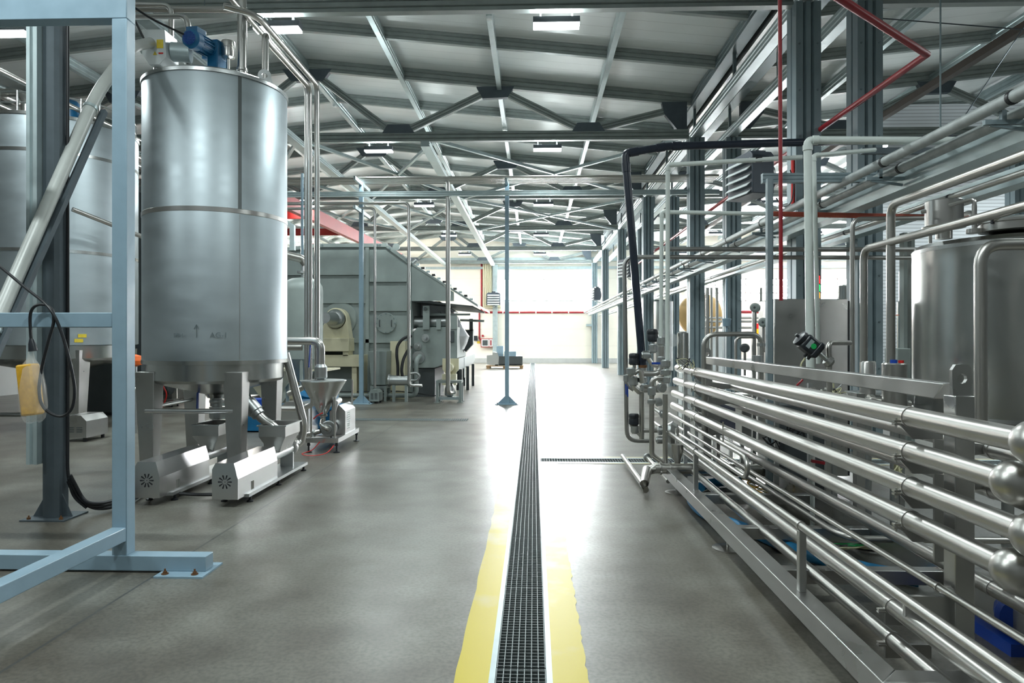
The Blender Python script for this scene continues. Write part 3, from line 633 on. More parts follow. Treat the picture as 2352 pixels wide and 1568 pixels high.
# two pipes from tank side into funnel: upper with elbow
a0 = P(600, 783, 9.15)
t = T('feed_pipe', 'bent shiny pipe with a valve dropping into the funnel', 'pipe', P(738, 870, 9.15))
ex = P(737, 850, 9.15).x
tube([(a0.x - .25, 9.15, 1.455), (ex, 9.15, 1.455), (ex, 9.15, .92)], .054, 18, .13, nb=8).build('pipe', POL, t)
MB().lathe([(.05, .93), (.075, .95), (.085, .96), (.085, 1.1), (.07, 1.12), (.058, 1.14)], (ex, 9.15, 0), seg=24).build('valve_body', STEEL, t)
hd = MB().beam((ex - .14, 9.08, 1.1), (ex - .12, 9.08, 1.4), .025, .012).build('valve_handle', BLUED, t); hd['label'] = 'blue lever handle'
tag(tube([(a0.x - .25, 9.32, 1.36), (a0.x + .5, 9.32, 1.36)], .04, 16).build('feed_pipe', PIPE), 'short steel pipe just below the bent funnel pipe', 'pipe')
# ------------------------------------------------------------------ screw pumps on the floor
def pump(label):
    t = T('screw_pump', label, 'pump', (0, 0, 0), 'screw pumps under the tall tank')
    mc = MB().poly_prism([(-.115, 0, .075), (.115, 0, .075), (.115, 0, .255), (.08, 0, .395), (-.085, 0, .395), (-.115, 0, .34)], (0, .93, 0)).build('motor_cover', SHEETB, t, angle=8)
    v = MB()
    for k in range(10):
        a = 2 * pi * k / 10; c_, s_ = cos(a), sin(a); q0 = Vector((c_ * .022, -.0015, .23 + s_ * .022)); q1 = Vector((c_ * .058, -.0015, .23 + s_ * .058)); n_ = Vector((-s_, 0, c_))
        v.poly_prism([q0 - n_ * .003, q1 - n_ * .007, q1 + Vector((c_, 0, s_)) * .006, q1 + n_ * .007, q0 + n_ * .003], (0, .003, 0))
    v.cyl((0, -.001, .23), (0, .002, .23), .004, 8); v.build('fan_vent', BLACK, mc)
    box(-.14, .14, .18, 1.78, .055, .085).build('base_frame', STEEL, t)
    for x in (-.12, .12):
        for y in (.25, .95, 1.7): MB().lathe([(.03, 0), (.03, .01), (.012, .018), (.012, .055)], (x, y, 0), seg=14).build('foot', BLACK, t)
    h = MB()
    def rect(y0, y1, x0, x1, z): return [h.b.verts.new(p) for p in ((x0, y0, z), (x1, y0, z), (x1, y1, z), (x0, y1, z))]
    R = [rect(1.08, 1.52, -.14, .14, .585), rect(1.08, 1.52, -.14, .14, .47), rect(1.12, 1.5, -.085, .085, .37), rect(1.14, 1.48, -.06, .06, .3), rect(1.14, 1.48, -.045, .045, .3), rect(1.125, 1.495, -.07, .07, .37), rect(1.095, 1.505, -.125, .125, .47), rect(1.095, 1.505, -.125, .125, .585)]
    for A, B in zip(R, R[1:] + R[:1]):
        for i in range(4): h.b.faces.new((A[i], A[(i + 1) % 4], B[(i + 1) % 4], B[i]))
    hp = h.build('hopper', SHEET, t, angle=12)
    rm = MB(); rm.box(-.155, .155, 1.06, 1.085, .577, .589); rm.box(-.155, .155, 1.515, 1.54, .577, .589); rm.box(-.155, -.135, 1.085, 1.515, .577, .589); rm.box(.135, .155, 1.085, 1.515, .577, .589); rm.build('rim', STEEL, hp)
    MB().cyl((0, .93, .27), (0, 1.62, .27), .06).build('screw_tube', STEEL, t)
    MB().tube([(0, 1.6, .27), (0, 1.605, .27), (0, 1.64, .27), (0, 1.645, .27), (0, 1.7, .27)], [.06, .085, .085, .055, .055], 24).build('end_flange', POL, t)
    g = MB(); g.box(-.07, .07, 1.5, 1.53, .085, .24); g.box(-.07, .07, .95, .98, .085, .24); g.build('pedestal', STEEL, t)
    h = MB(); h.cyl((.116, .3, .1), (.116, .3, .18), .006, 8); h.cyl((.116, .33, .1), (.116, .33, .18), .006, 8); h.build('latch', POL, mc)
    return t
pm = pump('right stainless screw pump with open hopper, its fan cover facing the aisle front'); pm.location = (-2.715, 5.92, 0); ORG[pm.name] = Vector((-2.715, 5.92, 0))
p2_ = dup(pm, (-3.437, 5.96, 0), 'left stainless screw pump, half hidden by the light blue post')
t = tag(tube([(-2.715, 7.6, .27), (-2.66, 7.72, .3), (-2.62, 7.72, .5), (-2.84, 7.72, 1.32)], .045, 16, .1).build('riser_pipe', POL), 'slanting shiny pipe rising from the right pump past the tank leg', 'pipe')
tag(tube([(-3.3, 6.25, .05), (-3.2, 6.3, .03), (-3.0, 6.3, .03), (-2.84, 6.28, .05)], .016, 8, .08).build('motor_cable', BLACK), 'dark cable linking the two screw pumps on the floor', 'cable')
# ------------------------------------------------------------------ second tank, far left
C2 = Vector((-8.05, 11.3, 0)); R2 = 1.2
t = T('process_tank', 'wide stainless tank at the left edge behind the blue frame', 'tank', C2)
MB().lathe([(R2 - .04, 1.37), (R2, 1.385), (R2, 4.9), (R2 - .02, 4.93)], C2, seg=96).build('shell', TANK, t)
MB().lathe([(R2, 4.9), (R2 + .015, 4.9), (R2 + .015, 4.95), (R2 * .6, 5.08), (0, 5.15)], C2, seg=96).build('lid', TANKB, t)
for z in (2.82, 4.35): MB().lathe([(R2 + .002, z), (R2 + .005, z), (R2 + .005, z + .05), (R2 + .002, z + .05)], C2, seg=96).build('weld_band', TANKB, t)
MB().lathe([(R2 - .05, 1.39), (R2 - .05, 1.17), (R2 - .1, 1.12), (.15, .9), (0, .9)], C2, seg=72).build('cone_bottom', TANKB, t)
for k, aa in enumerate((-40, -140, 40, 140)):
    q = C2 + Vector((cos(radians(aa)) * 1.0, sin(radians(aa)) * 1.0, 0)); g = MB()
    va = [g.b.verts.new(q + Vector((sx_ * .09, sy_ * .09, .04))) for sx_, sy_ in ((-1, -1), (1, -1), (1, 1), (-1, 1))]; vb = [g.b.verts.new(q + Vector((sx_ * .14, sy_ * .14, 1.3))) for sx_, sy_ in ((-1, -1), (1, -1), (1, 1), (-1, 1))]
    g.b.faces.new(va[::-1]); g.b.faces.new(vb); [g.b.faces.new((va[i], va[(i + 1) % 4], vb[(i + 1) % 4], vb[i])) for i in range(4)]
    leg = g.build('leg', SHEET, t); MB().lathe([(.07, 0), (.07, .01), (.02, .02), (.02, .05)], q, seg=16).build('foot', STEEL, leg)
q = C2 + Vector((cos(radians(-40)), sin(radians(-40)), 0)); q2 = C2 + Vector((cos(radians(-140)), sin(radians(-140)), 0))
MB().cyl(q + Vector((0, 0, .27)), q2 + Vector((0, 0, .27)), .035).build('stretcher_bar', STEEL, t)
for i, (px, py) in enumerate(((189, 771), (181, 782))):
    d_, e_, v_ = ray(px, py); aa = radians(-72 + 2 * i)
    b_ = C2 + Vector((cos(radians(-30)) * R2, sin(radians(-30)) * R2, 0))
    # where the sight line meets the shell
    A_ = d_ * d_ + e_ * e_; B_ = -2 * (d_ * C2.x + e_ * C2.y); D_ = C2.x ** 2 + C2.y ** 2 - (R2 + .006) ** 2
    tt = (-B_ - math.sqrt(max(0, B_ * B_ - 4 * A_ * D_))) / (2 * A_); q = Vector((d_ * tt, e_ * tt, EYE + v_ * tt)); nn = (q - C2); nn.z = 0; nn.normalize(); tg = Vector((-nn.y, nn.x, 0))
    MB().beam(q - tg * .06, q + tg * .06, .004, .055).build('sticker', YEL, t)
# pipes and motor on its lid
t2 = T('agitator_drive', 'blue motor on the lid of the wide left tank, half hidden by the upright', 'gearmotor', (-7.75, 11.2, 5.1))
MB().lathe([(0, 0), (.12, 0), (.12, .3), (.09, .34), (0, .34)], (-7.75, 11.2, 5.12), seg=20).build('motor', BLUEM, t2); box(-7.9, -7.6, 11.05, 11.35, 5.02, 5.14).build('mount', STEEL, t2)
g = MB()
for k in range(10):
    aa = radians(-95 + 14 * k); q = C2 + Vector((cos(aa) * (R2 - .05), sin(aa) * (R2 - .05), 4.93))
    if k < 9:
        q3 = C2 + Vector((cos(aa + radians(14)) * (R2 - .05), sin(aa + radians(14)) * (R2 - .05), 4.93))
        for z in (.16, .32): g.cyl(q + Vector((0, 0, z)), q3 + Vector((0, 0, z)), .014, 8)
    g.cyl(q, q + Vector((0, 0, .34)), .016, 8)
tag(g.build('guard_rail', STEEL), 'low steel guard rail round the lid of the wide left tank', 'railing')
for k, (xa, za) in enumerate(((-8.9, 5.55), (-8.75, 5.3), (-7.3, 5.15))):
    tag(tube([(xa, 7.2, za), (xa, 17.5, za)], .06 - .01 * k, 14).build('overhead_pipe', POL), ['upper overhead steel pipe above the left tank', 'lower overhead steel pipe above the left tank', 'slim overhead steel pipe passing right of the left tank lid'][k], 'pipe', 'overhead pipes at the left')
tag(tube([(-8.3, 10.9, 5.05), (-8.3, 10.9, 5.5), (-8.7, 10.9, 5.5)], .07, 16, .2).build('vent_pipe', POL), 'bent vent pipe on the lid of the wide left tank', 'pipe')
# third tank behind, dark cabinet, pumps below
C3 = Vector((-8.7, 15.6, 0))
t = T('process_tank', 'dim steel tank standing behind the wide left tank', 'tank', C3)
MB().lathe([(1.2, .9), (1.3, 1.0), (1.3, 4.6), (1.2, 4.75), (0, 5.0)], C3, seg=64).build('shell', GREYD, t)
for aa in (-50, -130, 90): q = C3 + Vector((cos(radians(aa)) * 1.1, sin(radians(aa)) * 1.1, 0)); box(q.x - .1, q.x + .1, q.y - .1, q.y + .1, 0, 1.1).build('leg', SHEET, t)
t = T('control_cabinet', 'dark floor cabinet with a row of vent holes under the left tank', 'cabinet', (-8.35, 12.6, 0))
box(-9.4, -7.55, 12.9, 13.4, .06, 1.1).build('body', GREYD, t); box(-9.4, -7.55, 12.92, 13.38, 0, .06).build('plinth', BLACK, t)
v = MB(); [v.box(-8.05, -8.02, 12.894, 12.9, .3 + .05 * k, .325 + .05 * k) for k in range(14)]; v.build('vent_holes', GALVL, t)
def floorpump(x, y, label, r=.16):
    t = T('process_pump', label, 'pump', (x, y, 0), 'process pumps at the left')
    MB().lathe([(r * .7, 0), (r, .03), (r, .32), (r * .8, .36), (0, .36)], (x + .25, y, .42), axis=(-1, 0, 0), seg=20).build('motor', GREYD, t)
    MB().lathe([(.02, 0), (.2, .02), (.2, .12), (.08, .16)], (x - .14, y, .42), axis=(-1, -.2, 0), seg=24).build('volute', STEEL, t)
    box(x - .35, x + .35, y - .16, y + .16, .1, .16).build('base', STEEL, t)
    for a in (-.3, .3):
        for b in (-.12, .12): MB().cyl((x + a, y + b, 0), (x + a, y + b, .1), .02, 10).build('foot', BLACK, t)
    return t
floorpump(-9.0, 10.2, 'dark process pump at the left edge under the wide tank')
floorpump(-8.1, 14.6, 'dark process pump beyond the leg of the wide left tank')
floorpump(-5.15, 11.6, 'grey process pump seen between the legs of the tall tank')
t = T('small_cover', 'small louvred steel motor cover on the floor by the upright', 'motor cover', (-6.6, 9.7, 0))
MB().poly_prism([(-6.8, 9.6, .06), (-6.42, 9.6, .06), (-6.42, 9.6, .3), (-6.5, 9.6, .38), (-6.72, 9.6, .38), (-6.8, 9.6, .3)], (0, .5, 0)).build('cover', SHEET, t)
v = MB(); [v.box(-6.68 + a * .12, -6.6 + a * .12, 9.59, 9.6, .14 + k * .03, .152 + k * .03) for k in range(3) for a in range(2)]; v.build('louvres', GREYD, t)
[MB().cyl((x, y, 0), (x, y, .06), .025, 10).build('foot', BLACK, t) for x in (-6.75, -6.47) for y in (9.65, 10.05)]
tag(tube([(-8.95, 10.0, .55), (-8.85, 9.95, .5), (-8.8, 9.95, .3), (-9.0, 9.9, .08), (-9.2, 9.9, .02)], .014, 8, .1).build('air_hose', REDH), 'red air hose on the pump at the left edge', 'hose')
tag(tube([(-7.85, 14.3, .75), (-7.92, 14.3, .5), (-7.8, 14.3, .3), (-7.9, 14.3, .02)], .016, 8, .1).build('air_hose', REDH), 'red air hose hanging between the left tank leg and the blue post', 'hose')
tag(tube([(-9.5, 14.0, .95), (-4.6, 14.0, .95)], .05, 14).build('low_pipe', POL), 'low horizontal steel pipe behind the tank legs', 'pipe')
tag(tube([(-7.6, 13.9, 1.15), (-7.6, 13.9, .8), (-6.6, 13.9, .8), (-6.6, 13.9, .0)], .08, 14, .15).build('low_pipe', POL), 'bent steel pipe under the wide left tank', 'pipe')
tag(tube([(-8.9, 15.0, .42), (-7.3, 15.0, .42)], .05, 12).build('red_floor_pipe', RED), 'red pipe low behind the tank legs', 'pipe')
q = P(312, 828, 10.5); t = T('warning_beacon', 'small orange cover peeping out behind the tall tank leg', 'cover', (q.x, q.y, 0))
MB().lathe([(0, -.1), (.09, -.06), (.11, .0), (.09, .07), (0, .1)], q, seg=20).build('orange_cover', mat('orange_cover', srgb(240, 110, 40), .5, 0, .1), t); MB().cyl((q.x, q.y, 0), q - Vector((0, 0, .09)), .02, 10).build('pole', STEEL, t)
tag(box(-4.86, -4.66, 10.4, 10.6, 0, .92).build('pipe_stand', GREYM), 'grey stand behind the tall tank between its rear legs', 'stand')
# ------------------------------------------------------------------ cord with bagged pendant on the rail
Yc = 4.255
cp = [P(-40, 582, 4.5), P(0, 612, 4.42), P(60, 662, 4.34), P(112, 706, Yc), P(140, 760, Yc), P(160, 830, Yc), P(171, 890, Yc), P(166, 935, Yc), P(145, 955, Yc), P(118, 950, Yc), P(97, 930, Yc), P(90, 893, Yc), P(97, 840, Yc), P(112, 780, Yc), P(123, 740, Yc), P(120, 712, Yc), P(104, 700, Yc + .01), P(82, 702, Yc), P(70, 720, Yc), P(70, 760, Yc), P(74, 800, Yc)]
def smooth(pts, n=4):
    pts = [Vector(p) for p in pts]; out = []; k = len(pts)
    for i in range(k - 1):
        p0, p1, p2, p3 = pts[max(0, i - 1)], pts[i], pts[i + 1], pts[min(k - 1, i + 2)]
        for j in range(n):
            s = j / n; out.append(.5 * ((2 * p1) + (p2 - p0) * s + (2 * p0 - 5 * p1 + 4 * p2 - p3) * s * s + (3 * p1 - p0 - 3 * p2 + p3) * s ** 3))
    return out + [pts[-1]]
t = T('pendant_control', 'yellow pendant control wrapped in clear plastic hanging on a black cord', 'pendant control', P(70, 960, Yc))
tube(smooth(cp), .0095, 10).build('cord', BLACK, t)
tube([P(72, 778, Yc), P(74, 790, Yc), P(76, 806, Yc)], [.012, .022, .026], 12).build('cord_grip', BLACKP, t)
b0, b1 = P(63, 836, Yc), P(76, 953, Yc)
MB().beam(b0, b1, .1, .09, up=(0, -1, .1)).build('pendant_body', PEND, t, bevel=.012)
g = MB(); nn = 9; rings = []
prof = [(0, .012), (.1, .02), (.16, .03), (.28, .068), (.55, .082), (.8, .086), (.93, .074), (1.0, .05)]
q0, q1 = P(70, 800, Yc), P(78, 968, Yc); random.seed(3)
for s, r_ in prof:
    c_ = q0.lerp(q1, s); rings.append([g.b.verts.new(c_ + Vector((cos(2 * pi * k / 18) * r_ * random.uniform(.86, 1.12), sin(2 * pi * k / 18) * r_ * .8 * random.uniform(.86, 1.12), random.uniform(-.008, .008)))) for k in range(18)])
for A, B in zip(rings, rings[1:]):
    for k in range(18): g.b.faces.new((A[k], A[(k + 1) % 18], B[(k + 1) % 18], B[k]))
g.b.faces.new(rings[-1]); g.build('plastic_bag', BAG, t, angle=70)
# ================================================================== MIDDLE
# ------------------------------------------------------------------ funnel pump trolley
t = T('funnel_pump', 'stainless pump unit with a wide cone funnel on a low steel frame', 'pump', (-2.76, 9.3, 0))
b = MB(); b.box(-2.97, -2.92, 8.8, 9.85, .13, .19); b.box(-2.59, -2.54, 8.8, 9.85, .13, .19); b.box(-2.92, -2.59, 8.8, 8.85, .13, .19); b.box(-2.92, -2.59, 9.8, 9.85, .13, .19); b.box(-2.92, -2.59, 9.1, 9.8, .17, .185); b.build('base_frame', SHEETB, t)
for x in (-2.94, -2.57):
    for y in (8.83, 9.82): MB().lathe([(.045, 0), (.045, .008), (.012, .02), (.012, .09), (.022, .09), (.018, .13)], (x, y, 0), seg=14).build('foot', BLACKP, t)
fx, fy = P(742, 900, 9.15).x, 9.15
MB().lathe([(.305, .925), (.31, .915), (.3, .9), (.045, .46), (.04, .46), (.29, .905), (.295, .92)], (fx, fy, 0), seg=64).build('funnel', TANKB, t)
MB().lathe([(.3, .918), (.3, .926), (.0, .93)], (fx, fy, 0), seg=64).build('funnel_lid', STEEL, t)
g = MB(); g.cyl((fx, fy, .36), (fx, fy, .47), .035); g.lathe([(.04, 0), (.06, .004), (.06, .022), (.04, .026)], (fx, fy, .43), seg=20); g.build('funnel_neck', POL, t)
pc = P(753, 985, 9.0)
MB().lathe([(0, -.03), (.05, -.03), (.055, -.01), (.098, -.008), (.108, 0), (.108, .06), (.08, .09), (0, .1)], (pc.x, 9.02, pc.z), axis=(0, 1, 0), seg=40).build('pump_head', STEEL, t)
tube([(fx, fy - .02, .38), (fx + .02, 8.99, .34), (pc.x, 8.97, pc.z), (pc.x, 9.05, pc.z)], .03, 14, .05).build('inlet_elbow', POL, t)
tube([(pc.x + .06, 9.06, pc.z + .09), (pc.x + .06, 9.06, .5), (pc.x + .07, 9.1, .62), (pc.x + .07, 9.3, .64)], [.025, .03, .045, .04], 14).build('outlet_pipe', POL, t)
tube([(pc.x - .1, 9.0, pc.z - .03), (pc.x - .2, 9.0, pc.z - .06), (pc.x - .42, 9.02, pc.z - .1)], .03, 14, .05).build('side_pipe', POL, t)
MB().lathe([(.03, 0), (.05, .004), (.05, .03), (.03, .034)], (pc.x - .17, 9.0, pc.z - .05), axis=(-1, 0, -.2), seg=18).build('clamp', STEEL, t)
mcv = MB().poly_prism([(-2.77, 9.18, .19), (-2.555, 9.18, .19), (-2.555, 9.18, .5), (-2.64, 9.18, .585), (-2.77, 9.18, .5)], (0, .52, 0)).build('motor_cover', SHEETB, t)
v = MB(); [v.box(-2.556, -2.552, 9.28, 9.4, .25 + k * .03, .265 + k * .03) for k in range(8)]; v.build('louvres', WHITE, mcv)
MB().cyl((pc.x, 9.1, pc.z), (pc.x, 9.2, pc.z), .06).build('coupling', GREYD, t)
for x, y in ((-2.93, 8.9), (-2.6, 8.85), (-2.93, 9.4), (-2.6, 9.7)): MB().cyl((x, y, .19), (x, y, .72 if y < 9 else .9), .012, 10).build('post', POL, t)
tag(tube(smooth([(-2.75, 8.7, .16), (-2.84, 8.66, .06), (-2.95, 8.6, .02), (-2.8, 8.5, .015), (-2.64, 8.6, .03), (-2.6, 8.82, .1)]), .006, 6).build('air_hose', REDH), 'thin red air hose curling on the floor below the funnel pump', 'hose')
tag(tube(smooth([(-2.8, 8.98, .5), (-2.86, 8.95, .47), (-2.93, 9.0, .42)]), .008, 6).build('air_hose', REDH), 'short red air hose at the funnel neck', 'hose')
# blue machine behind
t = T('blue_mixer', 'blue electric drive with a beige hopper behind the tall tank and the funnel', 'mixer', (-3.8, 11.5, 0))
box(-4.5, -3.3, 11.2, 12.2, .05, .32).build('base', BLUEM, t)
MB().lathe([(.0, 0), (.2, 0), (.24, .03), (.24, .12), (.2, .16), (0, .18)], (-3.75, 11.4, .52), axis=(.2, -.5, 1), seg=24).build('gear_cover', BLUEM, t)
box(-3.65, -3.3, 11.1, 11.45, .32, .55).build('gearbox', BLUEM, t)
g = MB(); ra = [g.b.verts.new(p) for p in ((-5.0, 11.5, .93), (-4.1, 11.5, .93), (-4.1, 12.2, .93), (-5.0, 12.2, .93))]; rb = [g.b.verts.new(p) for p in ((-4.65, 11.7, .35), (-4.45, 11.7, .35), (-4.45, 11.95, .35), (-4.65, 11.95, .35))]
g.b.faces.new(ra); g.b.faces.new(rb[::-1]); [g.b.faces.new((rb[i], rb[(i + 1) % 4], ra[(i + 1) % 4], ra[i])) for i in range(4)]; g.build('hopper', CREAM, t)
box(-5.05, -3.5, 11.45, 12.25, .93, .96).build('hopper_rim', CREAM, t)
box(-4.75, -4.3, 10.9, 11.2, .1, .5).build('crate', BLUED, t)
for px0, px1, y0, y1, Y, lab in ((548, 602, 940, 992, 10.3, 'blue plastic crate on the floor behind the tall tank, left one'), (688, 738, 952, 986, 11.0, 'blue plastic crate on the floor behind the funnel pump')):
    a, b = PZ(px0, y1, 0), P(px1, y0, PZ(px0, y1, 0).y); t = T('plastic_crate', lab, 'crate', a, 'blue crates')
    g = MB(); Y = a.y; h_ = b.z; g.box(a.x, b.x, Y, Y + .02, 0, h_); g.box(a.x, b.x, Y + .38, Y + .4, 0, h_); g.box(a.x, a.x + .02, Y + .02, Y + .38, 0, h_); g.box(b.x - .02, b.x, Y + .02, Y + .38, 0, h_); g.box(a.x, b.x, Y, Y + .4, 0, .02); g.build('crate_body', BLUEM, t)
    box(a.x - .01, b.x + .01, Y - .012, Y, h_ - .05, h_).build('rim', BLUEM, t)
tag(MB().poly_prism([(-3.95, 10.5, 0), (-3.5, 10.5, 0), (-3.5, 10.5, .42), (-3.6, 10.5, .5), (-3.85, 10.5, .5), (-3.95, 10.5, .42)], (0, .5, 0)).build('motor_cover', SHEETB), 'white topped motor cover on the floor behind the slanting riser pipe', 'motor cover')
# ------------------------------------------------------------------ grey vessel on legs
vx = P(695, 700, 11.6).x
t = T('pressure_vessel', 'grey upright pressure vessel with a domed top behind the shiny pipe bundle', 'vessel', (vx, 11.6, 0))
MB().lathe([(.08, .74), (.34, 1.14), (.34, 2.3), (.33, 2.38), (.28, 2.46), (.18, 2.51), (.04, 2.53), (0, 2.53)], (vx, 11.6, 0), seg=48).build('shell', GREYM, t)
g = MB(); g.cyl((vx, 11.6, 2.52), (vx, 11.6, 2.78), .025); g.lathe([(.03, 0), (.09, 0), (.09, .04), (.03, .04)], (vx, 11.6, 2.6), seg=16); g.build('top_flange', STEEL, t)
for a in (45, 165, 285): MB().cyl((vx + .3 * cos(radians(a)), 11.6 + .3 * sin(radians(a)), 0), (vx + .3 * cos(radians(a)), 11.6 + .3 * sin(radians(a)), 1.3), .03).build('leg', GREYM, t)
MB().cyl((vx, 11.6, .5), (vx, 11.6, .76), .05).build('outlet', STEEL, t)
tag(tube([(vx - 1.6, 10.6, 3.2), (vx, 11.6, 2.85), (vx + .05, 11.62, 2.75)], .07, 16, .1).build('vapour_pipe', PIPE), 'inclined steel pipe leading to the top of the grey vessel', 'pipe')
# ------------------------------------------------------------------ big grey dryer
YF = 17.0
def X_(px, Y=YF): return P(px, 700, Y).x
def Z_(py, Y=YF): return P(1000, py, Y).z
t = T('rotary_dryer', 'huge grey dryer housing with sloping roof left of the aisle', 'dryer', (-4.8, 19, 0))
xr = X_(945); out = [(-7.3, .06), (-7.3, 2.6), (-7.1, 3.1), (-6.75, 3.5), (-6.3, 3.72), (X_(728), Z_(562)), (X_(880), Z_(562)), (X_(905), Z_(578)), (xr, Z_(604)), (xr, .06)]
MB().poly_prism([(x, YF, z) for x, z in out], (0, 4.6, 0)).build('housing', GREYM, t, bevel=.01)
def strip_(p, q, w=.09): return MB().beam((p[0], YF - .03, p[1]), (q[0], YF - .03, q[1]), w, .06, up=(0, 1, 0))
g = 0
for p, q in (((-7.3, 2.6), (-7.0, 3.2)), ((-7.0, 3.2), (-6.3, 3.7)), ((-6.3, 3.7), (X_(728), Z_(563))), ((X_(728), Z_(563)), (X_(890), Z_(563))), ((X_(890), Z_(565)), (xr, Z_(606))), ((X_(844.5), .1), (X_(844.5), Z_(568))), ((xr - .06, .5), (xr - .06, Z_(610))),
             ((-7.3, Z_(627)), (X_(840), Z_(627))), ((-7.3, Z_(692)), (X_(840), Z_(692))), ((X_(850), Z_(643)), (X_(935), Z_(643))), ((X_(850), Z_(710)), (X_(935), Z_(710))), ((-7.3, Z_(783)), (X_(937), Z_(783)))):
    strip_(p, q).build('stiffener', GREYM, t)
for px_, py_ in ((735, 563), (742, 563), (868, 563), (874, 563), (896, 571), (935, 597)): MB().cyl((X_(px_), YF - .075, Z_(py_)), (X_(px_), YF - .06, Z_(py_)), .025, 8).build('bolt', GALV, t)
# canopy
MB().poly_prism([(xr, YF, Z_(604)), (X_(1042), YF, Z_(671)), (X_(1042), YF, Z_(691)), (xr, YF, Z_(691))], (0, .06, 0)).build('canopy_cheek', GREYM, t)
MB().poly_prism([(xr - .1, YF - .02, Z_(597)), (X_(1098), YF - .02, Z_(700)), (X_(1098), YF - .02, Z_(705)), (xr - .1, YF - .02, Z_(602))], (0, 4.6, 0)).build('canopy_roof', GREYM, t)
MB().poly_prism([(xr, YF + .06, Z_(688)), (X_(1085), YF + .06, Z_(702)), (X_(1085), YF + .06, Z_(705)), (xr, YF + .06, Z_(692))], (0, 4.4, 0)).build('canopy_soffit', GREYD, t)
for k in range(11):
    s = k / 10; xa = xr + .1 + s * 1.35; za = Z_(604) - .02 - (xa - xr) * (Z_(604) - Z_(703)) / (X_(1098) - xr) + .03
    box(xa, xa + .09, YF + .05, YF + .12, za, za + .05).build('roof_clamp', BLACK if k % 2 else GALVL, t)
# bearing and drive shaft
bc = P(782, 733, YF)
MB().lathe([(0, 0), (.4, 0), (.42, .02), (.42, .05)], (bc.x, YF - .05, bc.z + .02), axis=(0, 1, 0), seg=48).build('end_plate', GREYM, t)
MB().lathe([(.0, -.02), (.25, -.02), (.27, 0), (.27, .3), (.2, .32)], (bc.x, YF - .4, bc.z), axis=(0, 1, 0), seg=32).build('bearing_ring', CREAM, t)
MB().lathe([(0, 0), (.13, 0), (.13, .55), (.15, .6), (.15, .68), (.19, .72), (.235, .82), (.235, .9), (0, .9)], (bc.x, YF - 1.3, bc.z), axis=(0, 1, 0), seg=32).build('shaft', STEEL, t)
g = MB(); g.poly_prism([(bc.x - .42, YF - .42, Z_(777)), (bc.x + .34, YF - .42, Z_(777)), (bc.x + .28, YF - .42, bc.z - .05), (bc.x + .24, YF - .42, bc.z + .1), (bc.x - .27, YF - .42, bc.z - .1), (bc.x - .36, YF - .42, bc.z - .25)], (0, .36, 0)); g.build('pedestal', CREAM, t, bevel=.01)
box(bc.x - .6, bc.x + .36, YF - .55, YF - .02, Z_(806), Z_(776)).build('bearing_block', CREAM, t, bevel=.01)
g = MB(); g.box(bc.x - .55, bc.x - .4, YF - .5, YF - .05, Z_(816), Z_(806)); g.box(bc.x + .2, bc.x + .33, YF - .5, YF - .05, Z_(816), Z_(806)); g.build('spacer', CREAM, t)
box(-6.9, X_(846), YF - .5, YF - .06, Z_(840), Z_(814)).build('cream_beam', CREAM, t)
for px0, px1, z0, z1 in ((819, 830, 0, Z_(840)), (838, 846, 0, Z_(840)), (905, 938, 0, Z_(783)), (672, 690, 0, Z_(840))): box(X_(px0), X_(px1), YF - .45, YF - .1, z0, z1).build('support_leg', CREAM, t)
mh = P(887, 742, YF); 
hd = MB().lathe([(0, 0), (.25, 0), (.26, .01), (.26, .05)], (mh.x, YF - .05, mh.z), axis=(0, 1, 0), seg=40).build('hatch', GREYM, t)
for k in range(12): MB().cyl((mh.x + .235 * cos(k * pi / 6), YF - .065, mh.z + .235 * sin(k * pi / 6)), (mh.x + .235 * cos(k * pi / 6), YF - .05, mh.z + .235 * sin(k * pi / 6)), .016, 8).build('bolt', GALV, hd)
for s in (-1, 1): tube([(mh.x + s * .15, YF - .05, mh.z + .08), (mh.x + s * .15, YF - .09, mh.z + .07), (mh.x + s * .15, YF - .09, mh.z - .07), (mh.x + s * .15, YF - .05, mh.z - .08)], .012, 8, .02).build('handle', GREYD, hd)
eye = P(905, 572, YF); MB().lathe([(.04, 0), (.09, 0), (.09, .03), (.04, .03)], (eye.x + .06, YF - .04, eye.z + .05), axis=(0, 1, 0), seg=16).build('lifting_eye', GREYM, t)
g = MB(); [g.cyl((X_(895) + k * .16, YF + .4, Z_(585) - k * .06), (X_(895) + k * .16 + .12, YF + .4, Z_(585) - k * .06 + .1), .05, 10) for k in range(4)]; g.build('roof_valves', STEEL, t)
# grey supply hopper and heat exchanger in front
t = T('feed_hopper', 'grey tapered sheet hopper on a stand in front of the dryer', 'hopper', (P(872, 850, 16).x, 16.1, 0))
Yh = 16.0; g = MB()
ta = [g.b.verts.new(p) for p in (P(846, 806, Yh), P(888, 806, Yh), P(888, 806, Yh) + Vector((0, .7, 0)), P(846, 806, Yh) + Vector((0, .7, 0)))]
tb_ = [g.b.verts.new(p) for p in (P(853, 884, Yh), P(886, 884, Yh), P(886, 884, Yh) + Vector((0, .4, 0)), P(853, 884, Yh) + Vector((0, .4, 0)))]
g.b.faces.new(ta); g.b.faces.new(tb_[::-1]); [g.b.faces.new((tb_[i], tb_[(i + 1) % 4], ta[(i + 1) % 4], ta[i])) for i in range(4)]; g.build('hopper_body', GREYM, t, bevel=.008)
z0 = P(870, 886, Yh).z; x0, x1 = P(851, 884, Yh).x, P(888, 884, Yh).x
box(x0, x1, Yh - .03, Yh + .45, z0 - .06, z0).build('stand_top', GREYM, t)
for x in (x0 + .03, x1 - .03):
    for y in (Yh, Yh + .4): box(x - .03, x + .03, y - .03, y + .03, 0, z0 - .06).build('leg', GREYM, t)
